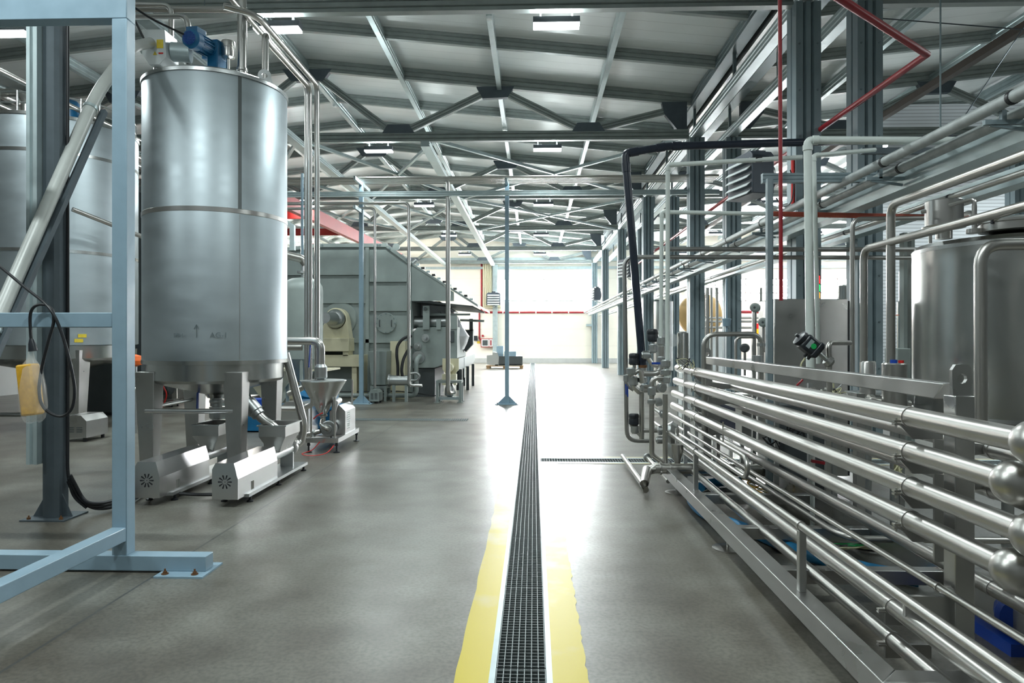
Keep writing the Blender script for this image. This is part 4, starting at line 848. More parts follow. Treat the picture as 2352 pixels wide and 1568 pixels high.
hx0, hx1, hz = P(895, 873, 15.9).x, P(943, 873, 15.9).x, P(900, 873, 15.9).z
t = T('heat_exchanger', 'small horizontal steel cylinder with black hoses in front of the dryer', 'heat exchanger', ((hx0 + hx1) / 2, 15.9, 0))
MB().lathe([(0, -.02), (.15, -.02), (.15, .02), (.12, .02), (.12, hx1 - hx0 - .04), (.15, hx1 - hx0 - .04), (.15, hx1 - hx0), (0, hx1 - hx0)], (hx0, 15.9, hz), axis=(1, 0, 0), seg=28).build('shell', STEEL, t)
for x in (hx0 + .1, hx1 - .1): box(x - .03, x + .03, 15.85, 15.95, 0, hz - .1).build('support', GREYM, t)
tube([P(914, 864, 15.9), P(914, 840, 15.9), P(911, 815, 15.9), P(912, 795, 15.95), P(922, 780, 16), P(935, 773, 16.1), P(944, 772, 16.2)], .035, 12, .2).build('hose', BLACK, t)
tube([P(924, 862, 15.85), P(922, 850, 15.85), P(926, 825, 15.9), P(936, 805, 16), P(944, 797, 16.2)], .035, 12, .2).build('hose', BLACK, t)
tube([(hx1, 15.9, hz), (hx1 + .15, 15.9, hz), (hx1 + .22, 15.9, hz + .1), (hx1 + .15, 15.9, hz + .18), (hx1, 15.85, hz + .16)], .03, 12, .06).build('return_bend', STEEL, t)
t = T('small_cover', 'little louvred pump cover on the floor beside the light blue post by the dryer', 'motor cover', (P(863, 900, 15.5).x, 15.5, 0))
bx0, bx1 = P(850, 900, 15.5).x, P(872, 900, 15.5).x
MB().poly_prism([(bx0, 15.4, .05), (bx1, 15.4, .05), (bx1, 15.4, .25), (bx1 - .06, 15.4, .31), (bx0 + .04, 15.4, .31), (bx0, 15.4, .26)], (0, .4, 0)).build('cover', GREYM, t)
v = MB(); [v.box(bx0 + .04 + a * .09, bx0 + .1 + a * .09, 15.39, 15.4, .1 + k * .025, .11 + k * .025) for k in range(6) for a in range(2)]; v.build('louvres', GREYD, t)
[MB().cyl((x, y, 0), (x, y, .05), .02, 8).build('foot', BLACK, t) for x in (bx0 + .04, bx1 - .04) for y in (15.45, 15.75)]
pz = .14
tag(tube([P(760, 908, 16.3), P(950, 908, 16.3), P(956, 900, 16.3), P(956, 825, 16.3), P(965, 818, 16.6)], .055, 14, .15).build('floor_pipe', GREYM), 'grey pipe along the floor below the dryer bending up at its right end', 'pipe')
tag(tube([(P(776, 905, 16.6).x, 16.6, .17), (-3.3, 16.5, .2), (-2.4, 16.2, .12), (-1.75, 16.0, .1)], .012, 8, .1).build('floor_cable', BLACK), 'black cable strung low in front of the dryer', 'cable')
# ------------------------------------------------------------------ press with silver bag and trough
Yp = 17.2
t = T('screw_press', 'grey boxy press with bolted flanges under the dryer canopy', 'press', (P(1000, 800, Yp).x, Yp, 0))
pts = [P(948, 765, Yp), P(958, 752, Yp), P(1050, 750, Yp), P(1050, 823, Yp), P(1016, 838, Yp), P(998, 845, Yp), P(948, 845, Yp)]
MB().poly_prism(pts, (0, 2.2, 0)).build('body', GREYM, t, bevel=.012)
box(P(947, 0, Yp).x, P(998, 0, Yp).x, Yp + .05, Yp + 1.8, 0, P(0, 845, Yp).z).build('base', GREYD, t)
box(P(1026, 0, Yp).x, P(1050, 0, Yp).x, Yp - .02, Yp + .1, P(0, 756, Yp).z, P(0, 726, Yp).z).build('corner_plate', GREYM, t)
for px0, px1, y0, y1 in ((972, 987, 704, 757), (1003, 1013, 734, 757), (1033, 1043, 760, 785)):
    o = box(P(px0, 0, Yp).x, P(px1, 0, Yp).x, Yp - .06, Yp, P(0, y1, Yp).z, P(0, y0, Yp).z); o.build('bracket', GREYM if px0 < 1030 else GREYD, t)
q = P(978, 709, Yp); MB().cyl(q + Vector((0, -.1, 0)), q, .04).build('pivot', GREYD, t)
for px, py, r_ in ((978, 776, .1), (960, 795, .1), (962, 820, .16)):
    q = P(px, py, Yp); MB().lathe([(0, -.16), (r_ * .4, -.16), (r_ * .4, -.05), (r_, -.05), (r_, 0), (0, 0)], q, axis=(0, 1, 0), seg=20).build('flanged_port', STEEL, t)
MB().cyl(P(948, 740, Yp + .3), P(948, 740, Yp + .3) + Vector((1.0, 0, .02)), .16, 24).build('roller', STEEL, t)
MB().beam(P(990, 722, Yp + .3), P(1080, 722, Yp + .3), .06, .05).build('gantry_rail', GREYM, t); MB().beam(P(1057, 735, Yp + 1.5), P(1112, 737, Yp + 1.5), .06, .06).build('gantry_rail', GREYM, t)
MB().poly_prism([P(1062, 757, Yp + 1.6), P(1086, 757, Yp + 1.6), P(1086, 790, Yp + 1.6), P(1070, 808, Yp + 1.6), P(1062, 800, Yp + 1.6)], (0, .3, 0)).build('end_frame', GREYD, t)
box(P(1078, 0, Yp + 1.6).x, P(1086, 0, Yp + 1.6).x, Yp + 1.6, Yp + 1.8, P(0, 760, Yp + 1.6).z, P(0, 733, Yp + 1.6).z).build('end_post', GREYD, t)
BAGS = mat('silver_sheet_bag', (.72, .73, .76), .35, .35, .08, 6, bump=.3)
g = MB(); rings = []
for py, px0, px1, dy in ((716, 1010, 1040, .3), (728, 1020, 1052, .35), (752, 1028, 1064, .4), (772, 1030, 1078, .4), (790, 1034, 1072, .38), (797, 1040, 1068, .34), (802, 1040, 1066, .36)):
    a_, b_ = P(px0, py, Yp + 1.0), P(px1, py, Yp + 1.0); c_ = (a_ + b_) / 2; h_ = (b_ - a_).length / 2
    rings.append([g.b.verts.new(c_ + Vector((cos(2 * pi * k / 24) * h_, sin(2 * pi * k / 24) * dy * (1 + .12 * sin(k * 3)), 0))) for k in range(24)])
for A, B in zip(rings, rings[1:]):
    for k in range(24): g.b.faces.new((A[k], A[(k + 1) % 24], B[(k + 1) % 24], B[k]))
g.b.faces.new(rings[0]); g.b.faces.new(rings[-1])
tag(g.build('chute_cover', BAGS), 'silvery crumpled chute cover bulging beside the press', 'cover')
tag(MB().poly_prism([P(945, 690, 18.5), P(1010, 692, 18.5), P(1045, 715, 18.5), P(1020, 735, 18.5), P(945, 735, 18.5)], (0, .8, 0)).build('chute_cover', BAGS), 'pale sheet chute between the dryer wall and the press', 'cover')
# trough conveyor
tx0, tx1, tz = -2.2, -1.86, P(0, 806, 22).z
zt = P(1050, 824, 16.6).z
t = T('trough_conveyor', 'cream trough conveyor running away from the aisle beside the press', 'conveyor', (-2.03, 16.6, 0))
g = MB(); pr = [(tx0, zt), (tx0, zt - .18), (tx0 + .08, zt - .33), (tx1 - .08, zt - .33), (tx1, zt - .18), (tx1, zt), (tx1 - .012, zt), (tx1 - .012, zt - .17), (tx1 - .085, zt - .315), (tx0 + .085, zt - .315), (tx0 + .012, zt - .17), (tx0 + .012, zt)]
g.poly_prism([(x, 16.65, z) for x, z in pr], (0, 4.9, 0)); g.build('trough', WHITE, t)
g = MB(); g.poly_prism([(tx0 - .03, 16.6, zt + .01), (tx1 + .03, 16.6, zt + .01), (tx1 + .03, 16.6, zt - .25), (tx1 - .06, 16.6, zt - .38), (tx0 + .06, 16.6, zt - .38), (tx0 - .03, 16.6, zt - .25)], (0, .05, 0)); g.build('end_plate', CREAM, t)
g = MB(); g.cyl((-2.03, 16.25, zt - .2), (-2.03, 16.62, zt - .2), .1); g.box(-2.2, -1.86, 16.3, 16.55, zt - .62, zt - .36); g.build('gear_drive', CREAM, t)
for y in (17.6, 19.5, 21.2):
    for x in (tx0 + .03, tx1 - .03): box(x - .04, x + .04, y - .05, y + .05, 0, zt - .3).build('leg', GREYD, t)
box(tx1, tx1 + .012, 18.2, 18.3, zt - .55, zt - .02).build('side_strap', WHITE, t)
# stand with pump under pipe
t = T('pump_stand', 'small grey table frame with a pump under the end of the trough conveyor', 'stand', (P(1033, 920, 15.9).x, 15.9, 0))
xa, xb, zz = P(1004, 0, 15.9).x, P(1062, 0, 15.9).x, P(0, 871, 15.9).z
box(xa, xb, 15.7, 16.1, zz - .05, zz).build('table_top', GREYM, t)
for x in (xa + .03, xb - .03):
    for y in (15.73, 16.07): box(x - .03, x + .03, y - .03, y + .03, .01, zz - .05).build('leg', GREYM, t); box(x - .07, x + .07, y - .07, y + .07, 0, .01).build('foot_plate', GREYM, t)
MB().lathe([(.05, .12), (.12, .16), (.12, .3), (.06, zz - .05)], ((xa + xb) / 2, 15.9, 0), seg=20).build('pump', STEEL, t)
box((xa + xb) / 2 - .25, (xa + xb) / 2 + .25, 15.75, 16.05, .06, .12).build('pump_base', GALVL, t)
# ------------------------------------------------------------------ pipe bridge over the aisle with its posts
YBR = 15.35
def bridge_post(px, top, label):
    x = P(px, 700, YBR).x
    t = T('pipe_post', label, 'post', (x, YBR, 0), 'light blue pipe bridge posts')
    box(x - .045, x + .045, YBR - .045, YBR + .045, .015, top).build('post', BLUEP, t)
    bpl = box(x - .26, x + .26, YBR - .16, YBR + .16, 0, .015).build('base_plate', BLUEP, t)
    for a in (-.21, .21): MB().cyl((x + a, YBR - .12, .015), (x + a, YBR - .12, .045), .014, 8).build('bolt', GALV, bpl)
    g = MB(); g.poly_prism([(x - .045, YBR - .01, .015), (x - .22, YBR - .01, .015), (x - .045, YBR - .01, .19)], (0, .02, 0)); g.build('gusset', BLUEP, t)
    g = MB(); g.poly_prism([(x + .045, YBR - .01, .015), (x + .22, YBR - .01, .015), (x + .045, YBR - .01, .19)], (0, .02, 0)); g.build('gusset', BLUEP, t)
    return t, x
t, xq = bridge_post(1164.5, 4.98, 'lone light blue post with gusseted foot standing left of the drain')
box(xq - .03, xq + .03, YBR - .5, YBR + .5, 4.92, 4.98).build('cantilever_arm', GALVL, t)
t, xq = bridge_post(830, 4.75, 'light blue pipe post in front of the dryer')
for z in (4.98, 4.35): MB().beam((xq, YBR - .6, z), (xq, YBR + .75, z), .05, .08).build('cantilever_arm', GALVL, t)
box(xq - .045, xq + .045, YBR - .045, YBR + .045, 4.7, 5.0).build('post_head', BLUEP, t)
for k in range(5):
    y = YBR - .28 + k * .13; x1 = [4.05, 4.05, 4.05, 4.05, 4.05][k]
    tag(tube([(-9, y, 5.045), (x1, y, 5.045)], .028, 12).build('bridge_pipe', POL if k % 2 else PIPE), '%s of the five steel pipes crossing high over the aisle, counting from the camera' % ('First' if k == 0 else ORD[k].capitalize()), 'pipe', 'pipes crossing over the aisle')
tag(MB().beam((-9, YBR - .12, 4.72), (4.1, YBR - .12, 4.72), .08, .11, .008).build('bridge_rail', GALVL, origin=(-9, YBR, 4.7)), 'pale steel rail crossing over the aisle under the pipes', 'rail')
Yv = YBR - .02
def drop(px, ytop, ybot, r_, label, foot=None, top=True):
    x = P(px, 700, Yv).x; zt_, zb = P(px, ytop, Yv).z, P(px, ybot, Yv).z
    pts = ([(x - 3.2 if px < 1000 else x - .4, Yv, zt_)] if top else []) + [(x, Yv, zt_), (x, Yv, zb)] + (foot(x, zb) if foot else [])
    return tag(tube(pts, r_, 14, .12).build('drop_pipe', POL), label, 'pipe', 'pipes dropping from the bridge')
drop(1029, 412, 903, .05, 'thick steel drop pipe between the dryer and the lone blue post', lambda x, z: [(x + .1, Yv + .3, z)])
drop(939, 466, 885, .035, 'steel drop pipe at the right edge of the dryer wall', lambda x, z: [(x + .3, Yv, z)])
drop(861, 478, 890, .03, 'slim steel drop pipe beside the blue post in front of the dryer')
tag(tube([P(694, 398, 15.02), P(694, 590, 15.02)], .03, 10).build('level_tube', BLUEP), 'slender pale tube standing beside the shiny pipe bundle', 'tube')
tag(tube([P(640, 500, 12), P(672, 520, 12), P(672, 575, 12)], .06, 4, 0).build('cable_duct', GALVL), 'pale square duct bending down at the tall tank', 'duct')
tag(tube([(-6.9, 10, 3.42), (-6.0, 11.5, 2.95), (-4.3, 12.2, 2.95)], .035, 12, .2).build('sloping_pipe', POL), 'thin shiny pipe sloping above the grey vessel', 'pipe')
# red steel structure high at the left
t = T('red_gantry', 'red painted steel beams high up behind the dryer at the left', 'gantry', (-6.9, 24, 5))
MB().beam((-7.3, 17.5, 5.45), (-6.6, 34, 5.45), .18, .42).build('main_beam', REDB, t); MB().beam((-7.6, 18.0, 5.3), (-12, 18.0, 5.3), .2, .4).build('cross_beam', REDB, t)
for y in (21.5, 25, 29): MB().beam((-7.1, y, 5.4), (-9.5, y, 5.4), .1, .25).build('cross_beam', REDB, t)
MB().beam((-11.6, 17.8, 5.3), (-11.6, 34, 5.3), .18, .4).build('main_beam', REDB, t)
for x, y in ((-7.25, 18.1), (-6.62, 33.8), (-11.6, 18.1), (-11.6, 33.8)): box(x - .08, x + .08, y - .08, y + .08, 0, 5.2).build('post', REDB, t)
# ------------------------------------------------------------------ far wall fittings
yw = YB - .03
def wp(px, py, y=yw): return P(px, py, y)
t = T('hose_cabinet', 'red framed fire hose cabinet with two glass doors on the far wall', 'fire cabinet', wp(1119, 797))
a, b = wp(1105, 797), wp(1133.5, 777); box(a.x, b.x, yw - .25, yw, a.z, b.z).build('cabinet', REDB, t)
for x0, x1, nm_ in ((a.x + .04, a.x + (b.x - a.x) * .64, 'door'), (a.x + (b.x - a.x) * .68, b.x - .04, 'door')):
    dd = box(x0, x1, yw - .262, yw - .25, a.z + .04, b.z - .04).build('door', WHITE, t)
    box(x0 + .06, x1 - .06, yw - .268, yw - .262, a.z + .1, b.z - .1).build('door_glass', GREYD if x1 - x0 > .3 else RED, dd)
tag(tube([wp(1040, 597), wp(1106, 597), wp(1106, 717), wp(1364, 717)], .06, 12, .15).build('hydrant_pipe', RED), 'red hydrant pipe stepping down and running along the far wall', 'pipe')
tag(tube([wp(1101, 712), wp(1101, 776), wp(1104, 781)], .05, 12, .1).build('hydrant_pipe', RED), 'short red pipe leading down to the hose cabinet', 'pipe')
for k in range(5):
    px = 1111 + k * 4.2
    tag(tube([wp(px, 594 + k, yw - .12), wp(px, 706 - k * 4, yw - .12), wp(1150, 706 - k * 4, yw - .12)], .045, 10, .1).build('wall_pipe', CREAM), '%s of five cream pipes running down the far wall, counting from the left' % ('First' if k == 0 else ORD[k].capitalize()), 'pipe', 'cream pipes on the far wall')
def heater(c, yaw, s, label, louv=5, reach=.5):
    t = T('unit_heater', label, 'heater', c, 'unit heaters')
    R_ = Matrix.Rotation(yaw, 4, 'Z'); tr = lambda m: [setattr(v, 'co', R_ @ (v.co * s) + Vector(c)) for v in m.b.verts] and m
    tr(MB().poly_prism([(-.3, -.18, -.24), (.3, -.18, -.24), (.3, -.18, .24), (.24, -.18, .3), (-.24, -.18, .3), (-.3, -.18, .24)], (0, .3, 0))).build('casing', HEATG, t, bevel=.01)
    tr(MB().lathe([(.25, 0), (.22, .08), (.1, .1), (0, .1)], (0, .12, 0), axis=(0, 1, 0), seg=24)).build('fan_housing', BLACKP, t)
    for k in range(louv):
        z = -.2 + k * .1; m = MB(); m.poly_prism([(-.26, -.185, z), (-.26, -.24, z - .05), (-.26, -.245, z - .045), (-.26, -.185, z + .01)], (.52, 0, 0)); tr(m).build('louvre', WHITE, t)
    tr(MB().box(-.08, .08, .0, .14, .28, .36)).build('side_cap', HEATG, t)
    m = MB(); m.beam((0, .0, -.28), (0, .35, -.36), .06, .03); m.beam((0, .35, -.36), (0, reach, -.3), .05, .03); tr(m).build('bracket', WHITE, t)
    return t
heater(wp(1134, 688, 39.9), 0, 1.35, 'dark louvred unit heater on the far wall left of the window')
heater(P(1361, 677, 33.5) + Vector((.13, .05, 0)), radians(-70), 1.1, 'far unit heater mounted on the columns at the right end of the window', reach=.62)
heater(P(1436, 618, 20.9) + Vector((.1, .05, 0)), radians(-60), 1.0, 'middle unit heater hanging behind the dark sloping pipe', reach=.68)
g = T('wall_railing', 'pale railing in front of the far window sill', 'railing', wp(1250, 714))
for px in (1155, 1193, 1231, 1268, 1306, 1344): MB().cyl(wp(px, 690, yw - .15), wp(px, 719, yw - .15), .03, 8).build('baluster', WHITE, g)
MB().cyl(wp(1140, 690, yw - .15), wp(1362, 690, yw - .15), .035, 8).build('handrail', WHITE, g)
tag(box(wp(1089, 0).x, wp(1097, 0).x, yw - .2, yw, wp(0, 782).z, wp(0, 771).z).build('wall_phone', BLACKP), 'small black wall box left of the hose cabinet', 'box')
tag(box(wp(1096, 0).x, wp(1103, 0).x, yw - .02, yw, wp(0, 788).z, wp(0, 783).z).build('notice_sign', YEL), 'small yellow notice beside the hose cabinet', 'sign')
tag(MB().lathe([(0, 0), (.07, 0), (.07, -.05), (0, -.05)], wp(1109, 771), axis=(0, 1, 0), seg=16).build('alarm_button', RED), 'round red alarm button above the hose cabinet', 'alarm')
tag(box(wp(1346, 0).x, wp(1360, 0).x, yw - .35, yw, wp(0, 750).z, wp(0, 745).z).build('wall_shelf', GALVL), 'small shelf on the far wall by the last column', 'shelf')
# pallet with machine parts
t = T('wooden_pallet', 'wooden pallet on the floor near the far wall', 'pallet', (-1.3, 33.2, 0))
for x in (-2.2, -1.4, -.6): box(x - .08, x + .08, 32.8, 33.9, 0, .11).build('block', WOOD, t)
for k in range(6): box(-2.3, -.5, 32.78 + k * .2, 32.9 + k * .2, .11, .14).build('board', WOOD, t)
Yq = 33.0
t = T('palletised_machine', 'grey machine part lying on the far pallet', 'machine part', (-1.2, 33.2, .14))
a, b = P(1146, 838, Yq), P(1200, 818, Yq); box(a.x, b.x, Yq, Yq + .8, .16, b.z).build('body', GREYD, t); box(a.x - .2, b.x - .1, Yq, Yq + .8, .14, .2).build('skid', GREYM, t)
g = MB(); g.poly_prism([P(1118, 836, Yq), P(1144, 842, Yq), P(1146, 820, Yq), P(1143, 810, Yq), P(1132, 808, Yq), P(1131, 815, Yq), P(1118, 816, Yq)], (0, .5, 0)); g.build('fan_casing', SHEETB, t)
box(P(1140, 0, Yq).x, P(1155, 0, Yq).x, Yq + .2, Yq + .6, P(0, 820, Yq).z, P(0, 794, Yq).z).build('control_box', BLUEP, t)
box(P(1158, 0, Yq).x, P(1185, 0, Yq).x, Yq + .1, Yq + .7, P(0, 818, Yq).z, P(0, 806, Yq).z).build('cover', BLUEP, t)
# ================================================================== RIGHT SIDE
# ------------------------------------------------------------------ pipe skid
SK = T('pipe_skid', 'long stainless skid of stacked horizontal pipes at the right of the aisle', 'pipe skid', (1.9, 4.8, 0))
YN, YFAR = 2.62, 7.3
g = MB(); g.poly_prism([(1.315, YN, .1), (1.415, YN + .1, .1), (1.415, YFAR, .1), (1.315, YFAR, .1)], (0, 0, .1)); g.build('frame_rail', SHEET, SK, bevel=.004)
MB().poly_prism([(1.315, YN, .1), (2.45, YN, .1), (2.35, YN + .1, .1), (1.415, YN + .1, .1)], (0, 0, .1)).build('frame_rail', SHEET, SK, bevel=.004)
box(2.3, 2.4, YN + .1, YFAR, .1, .2).build('frame_rail', SHEET, SK, bevel=.004)
for y in (3.9, 4.75, 5.75, 6.9): box(1.415, 2.3, y, y + .08, .11, .19).build('cross_member', SHEET, SK, bevel=.003)
for x in (1.36, 2.35):
    for y in (2.75, 4.9, 6.65): MB().lathe([(.11, 0), (.11, .008), (.05, .02), (.012, .024), (.012, .1)], (x + .02, y, 0), seg=24).build('foot', POL, SK)
for y0 in (2.86, 7.02):
    box(1.73, 1.81, y0, y0 + .082, .2, 1.26).build('post', SHEET, SK, bevel=.004)
    lug = MB(); q = Vector((1.77, y0 + .02, 1.33)); R0 = .021
    sq = [(.036, -.08), (.04, .0), (.04, .036), (.026, .058), (0, .06), (-.026, .058), (-.04, .036), (-.04, 0), (-.036, -.08)]
    inn = [(R0 * cos(-pi / 2 + .7 + k * 2 * pi / 9), R0 * sin(-pi / 2 + .7 + k * 2 * pi / 9)) for k in range(9)]
    for k in range(9):
        j = (k + 1) % 9
        lug.poly_prism([q + Vector((inn[k][0], 0, inn[k][1])), q + Vector((sq[k][0], 0, sq[k][1])), q + Vector((sq[j][0], 0, sq[j][1])), q + Vector((inn[j][0], 0, inn[j][1]))], (0, .02, 0))
    lug.build('lifting_lug', SHEET, SK)
MB().poly_prism([(1.735, 2.945, 1.305), (1.735, 7.02, 1.305), (1.735, 7.02, 1.235), (1.735, 3.02, 1.235)], (.07, 0, 0)).build('top_beam', SHEET, SK, bevel=.004)
for y in (4.94,): box(2.3, 2.36, y, y + .06, .2, 1.1).build('rear_post', SHEET, SK)
FX = 1.657
fz = [1.151, .998, .844, .696]
for k, z in enumerate(fz):
    y1 = [7.9, 8.0, 8.1, 8.15][k]
    MB().tube([(FX, 2.34 if k % 2 == 0 else 2.43, z), (FX, y1, z)], .0435, 24).build('front_pipe', PIPE, SK)
    for yc in (3.06, 6.95):
        cl = MB(); cl.tube([(FX, yc - .012, z), (FX, yc + .012, z)], .0465, 24); cl.build('pipe_clamp', POL, SK)
        g = MB(); g.box(FX - .075, FX - .046, yc - .012, yc + .012, z - .022, z - .014); g.box(FX - .075, FX - .046, yc - .012, yc + .012, z - .036, z - .028); g.cyl((FX - .062, yc, z - .05), (FX - .062, yc, z - .005), .005, 8); g.build('clamp_bolt', POL, SK)
        MB().poly_prism([(FX - .04, yc + .015, z - .035), (FX + .15, yc + .015, z - .035), (FX + .15, yc + .015, z - .1), (FX + .02, yc + .015, z - .1)], (0, .012, 0)).build('bracket', SHEET, SK)
        MB().poly_prism([(1.77, yc + .015, z - .1), (2.06, yc + .015, z - .13), (2.03, yc + .015, z - .16), (1.77, yc + .015, z - .19)], (0, .012, 0)).build('bracket', SHEET, SK)
    bl = [(.078 * sin(q_ * pi / 16), -.078 * cos(q_ * pi / 16)) for q_ in range(9)]
    MB().lathe(bl + [(r_, .36 - h_) for r_, h_ in bl[::-1]], (FX + .005, 2.31 if k % 2 == 0 else 2.41, z), axis=(.92, 0, -.39), seg=28).build('return_bend', PIPE, SK)
rz = [1.006, .83, .685, .54, .4]
for k, z in enumerate(rz):
    MB().tube([(2.015, 2.42, z), (2.015, 7.9, z)], .036, 20).build('rear_pipe', PIPE, SK)
    MB().tube([(2.015, 3.05, z), (2.015, 3.07, z)], .039, 20).build('pipe_clamp', POL, SK)
MB().tube([(1.69, 1.2, .457), (1.69, 8.3, .457)], .0165, 14).build('small_pipe', PIPE, SK)
MB().tube([(1.69, 2.9, .457), (1.69, 2.915, .457)], .02, 14).build('pipe_clamp', POL, SK)
MB().tube([(1.37, 1.2, .535), (1.37, 7.9, .535)], .0205, 16).build('low_front_pipe', PIPE, SK)
MB().tube([(1.58, 1.2, .315), (1.58, 8.2, .315)], .035, 20).build('low_pipe', PIPE, SK)
MB().tube([(1.58, 1.2, .169), (1.58, 6.9, .169)], .033, 20).build('low_pipe', PIPE, SK)
for z in (.315, .169):
    MB().tube([(1.58, 3.05, z), (1.58, 3.07, z)], .038, 20).build('pipe_clamp', POL, SK)
    g = MB(); g.box(1.515, 1.545, 3.05, 3.07, z - .014, z - .008); g.box(1.515, 1.545, 3.05, 3.07, z - .026, z - .02); g.build('clamp_bolt', POL, SK)
    box(1.56, 1.76, 3.08, 3.095, z - .09, z - .03).build('bracket', SHEET, SK)
for y in (3.53, 5.82):
    box(1.355, 1.392, y, y + .037, .2, .512).build('pipe_support', SHEET, SK, bevel=.003)
    MB().tube([(1.37, y + .01, .535), (1.37, y + .028, .535)], .0245, 14).build('pipe_clamp', POL, SK)
box(1.55, 1.73, 2.9, 2.92, .3, .42).build('side_plate', SHEET, SK)
t = MB().tube([(1.62, 8.2, .59), (1.62, 5.45, .59), (1.62, 5.28, .585), (1.62, 5.22, .51), (1.62, 5.28, .43), (1.62, 8.2, .425)], .019, 14, .06); t.build('hairpin_pipe', PIPE, SK)
MB().tube([(1.62, 5.9, .6), (1.62, 5.9, .78)], .006, 8).build('hanger', POL, SK)
tube([(2.0, 7.4, .205), (2.0, 4.6, .205), (2.06, 4.46, .205), (3.4, 4.46, .205)], .022, 14, .1).build('bottom_pipe', PIPE, SK)
# ------------------------------------------------------------------ floor manifold at the far end of the skid
Ym = 6.85
M_ = T('valve_manifold', 'cluster of steel valves and risers at the far end of the pipe skid', 'manifold', (1.3, 7.0, 0))
zb = .195; mx0, mx1 = P(1500, 1078, Ym).x, 2.25
MB().tube([PZ(1483, 1125, .05), PZ(1480, 1118, .1) + Vector((0, .0, .03)), (mx0 - .06, Ym, zb - .02), (mx0 + .02, Ym, zb), (mx1, Ym, zb)], [.03, .042, .05, .05, .05], 20).build('header', PIPE, M_)
for x in (mx0 + .06, mx0 + .16): MB().lathe([(.05, 0), (.062, .004), (.062, .024), (.05, .028)], (x, Ym, zb), axis=(1, 0, 0), seg=20).build('header_clamp', POL, M_)
tube([PZ(1483, 1122, .05), P(1430, 1047, 8.3) * 1.0], .026, 14).build('floor_branch', PIPE, M_)
q0 = PZ(1486, 1050, .09); tube([q0, PZ(1535, 1105, .06)], .022, 12).build('floor_branch', PIPE, M_); MB().lathe([(.03, 0), (.05, .004), (.05, .03), (.03, .04)], q0, axis=(.25, -1, 0), seg=16).build('end_cap', STEEL, M_)
def V(px, py, Y=7.0): return P(px, py, Y)
def vpipe(pts, r_, nm='riser', b=.08): return tube([V(*p) for p in pts], r_, 14, b).build(nm, PIPE, M_)
vpipe([(1528, 905), (1528, 1072)], .026)
vpipe([(1497, 1035), (1497, 868), (1530, 868)], .026, b=.12); vpipe([(1497, 1030), (1497, 1044), (1522, 1062), (1522, 1080)], .025)
vpipe([(1474, 898, 7.5), (1474, 1008, 7.5)], .028); vpipe([(1472, 1000, 7.5), (1462, 990, 7.5), (1450, 975, 7.5)], .022)
vpipe([(1519, 795, 7.2), (1519, 858, 7.2), (1478, 858, 7.2)], .03, b=.14); vpipe([(1478, 896, 7.4), (1525, 896, 7.4)], .026); vpipe([(1480, 888, 7.4), (1525, 888, 7.4)], .022)
vpipe([(1478, 988, 7.5), (1530, 988, 7.5)], .026); vpipe([(1449, 858, 7.5), (1449, 880, 7.5), (1468, 900, 7.5), (1475, 900, 7.5)], .03, b=.1); vpipe([(1440, 862, 7.6), (1440, 885, 7.6), (1455, 895, 7.6)], .022)
vpipe([(1456, 858, 7.4), (1470, 848, 7.4), (1476, 880, 7.4)], .024, b=.1); vpipe([(1486, 818, 7.4), (1500, 840, 7.4), (1519, 840, 7.4)], .024, b=.1)
vpipe([(1555, 985, 7.2), (1555, 1035, 7.0)], .022); vpipe([(1502, 938, 7.6), (1524, 955, 7.2)], .022); vpipe([(1500, 925, 7.6), (1530, 925, 7.4)], .02)
def fitting(px, py, Y, r_, h, nm='valve_body', axis=(0, 0, 1)):
    return MB().lathe([(r_ * .7, -h / 2), (r_ * .75, -h * .4), (r_, -h * .35), (r_, h * .35), (r_ * .75, h * .4), (r_ * .7, h / 2)], V(px, py, Y), axis=axis, seg=18).build(nm, STEEL, M_)
for a in ((1476, 848, 7.5, .046, .1), (1476, 872, 7.5, .05, .07), (1479, 890, 7.5, .045, .07), (1519, 783, 7.2, .045, .09), (1519, 828, 7.2, .045, .09), (1529, 835, 7.0, .05, .08), (1529, 855, 7.0, .055, .06), (1530, 872, 7.0, .045, .07), (1455, 875, 7.5, .052, .11), (1440, 868, 7.6, .04, .09),
          (1497, 898, 7.0, .042, .1), (1497, 922, 7.0, .045, .05), (1458, 985, 7.5, .045, .1), (1500, 800, 7.4, .05, .1), (1450, 852, 7.4, .05, .08)): fitting(*a)
for a in ((1520, 872, 7.3, .035, .08, 'clamp', (1, -.3, 0)), (1520, 890, 7.2, .05, .06, 'clamp', (.3, -1, 0)), (1524, 950, 7.2, .045, .07, 'clamp', (1, .2, 0)), (1516, 988, 7.3, .05, .05, 'clamp', (1, 0, 0)), (1515, 1010, 7.3, .04, .08, 'clamp', (1, 0, 0)), (1512, 923, 7.3, .045, .08, 'clamp', (1, 0, .2)), (1484, 815, 7.4, .045, .1, 'clamp', (1, 0, 0))): fitting(*a)
MB().lathe([(.028, -.12), (.03, -.06), (.06, .05), (.062, .11), (.03, .115)], V(1556, 1045, 6.95), seg=20).build('reducer', PIPE, M_)
MB().lathe([(.1, -.05), (.13, 0), (.1, .05)], V(1545, 995, 7.4), axis=(1, -.4, 0), seg=28).build('pump_volute', STEEL, M_)
MB().lathe([(.09, -.05), (.12, 0), (.09, .05)], V(1548, 1030, 7.5), axis=(1, -.4, 0), seg=28).build('pump_volute', STEEL, M_)
a, b = V(1497, 834, 7.1), V(1516, 834, 7.1); lv = MB().beam(a, b, .012, .022).build('lever', BLUED, M_); lv['label'] = 'blue lever handle'
for px, py, Y in ((1441, 895, 7.5), (1437, 890, 7.5)): MB().beam(V(px, py - 8, Y), V(px + 1, py + 16, Y), .012, .008, up=(0, 1, 0)).build('lever', BLUED, M_)
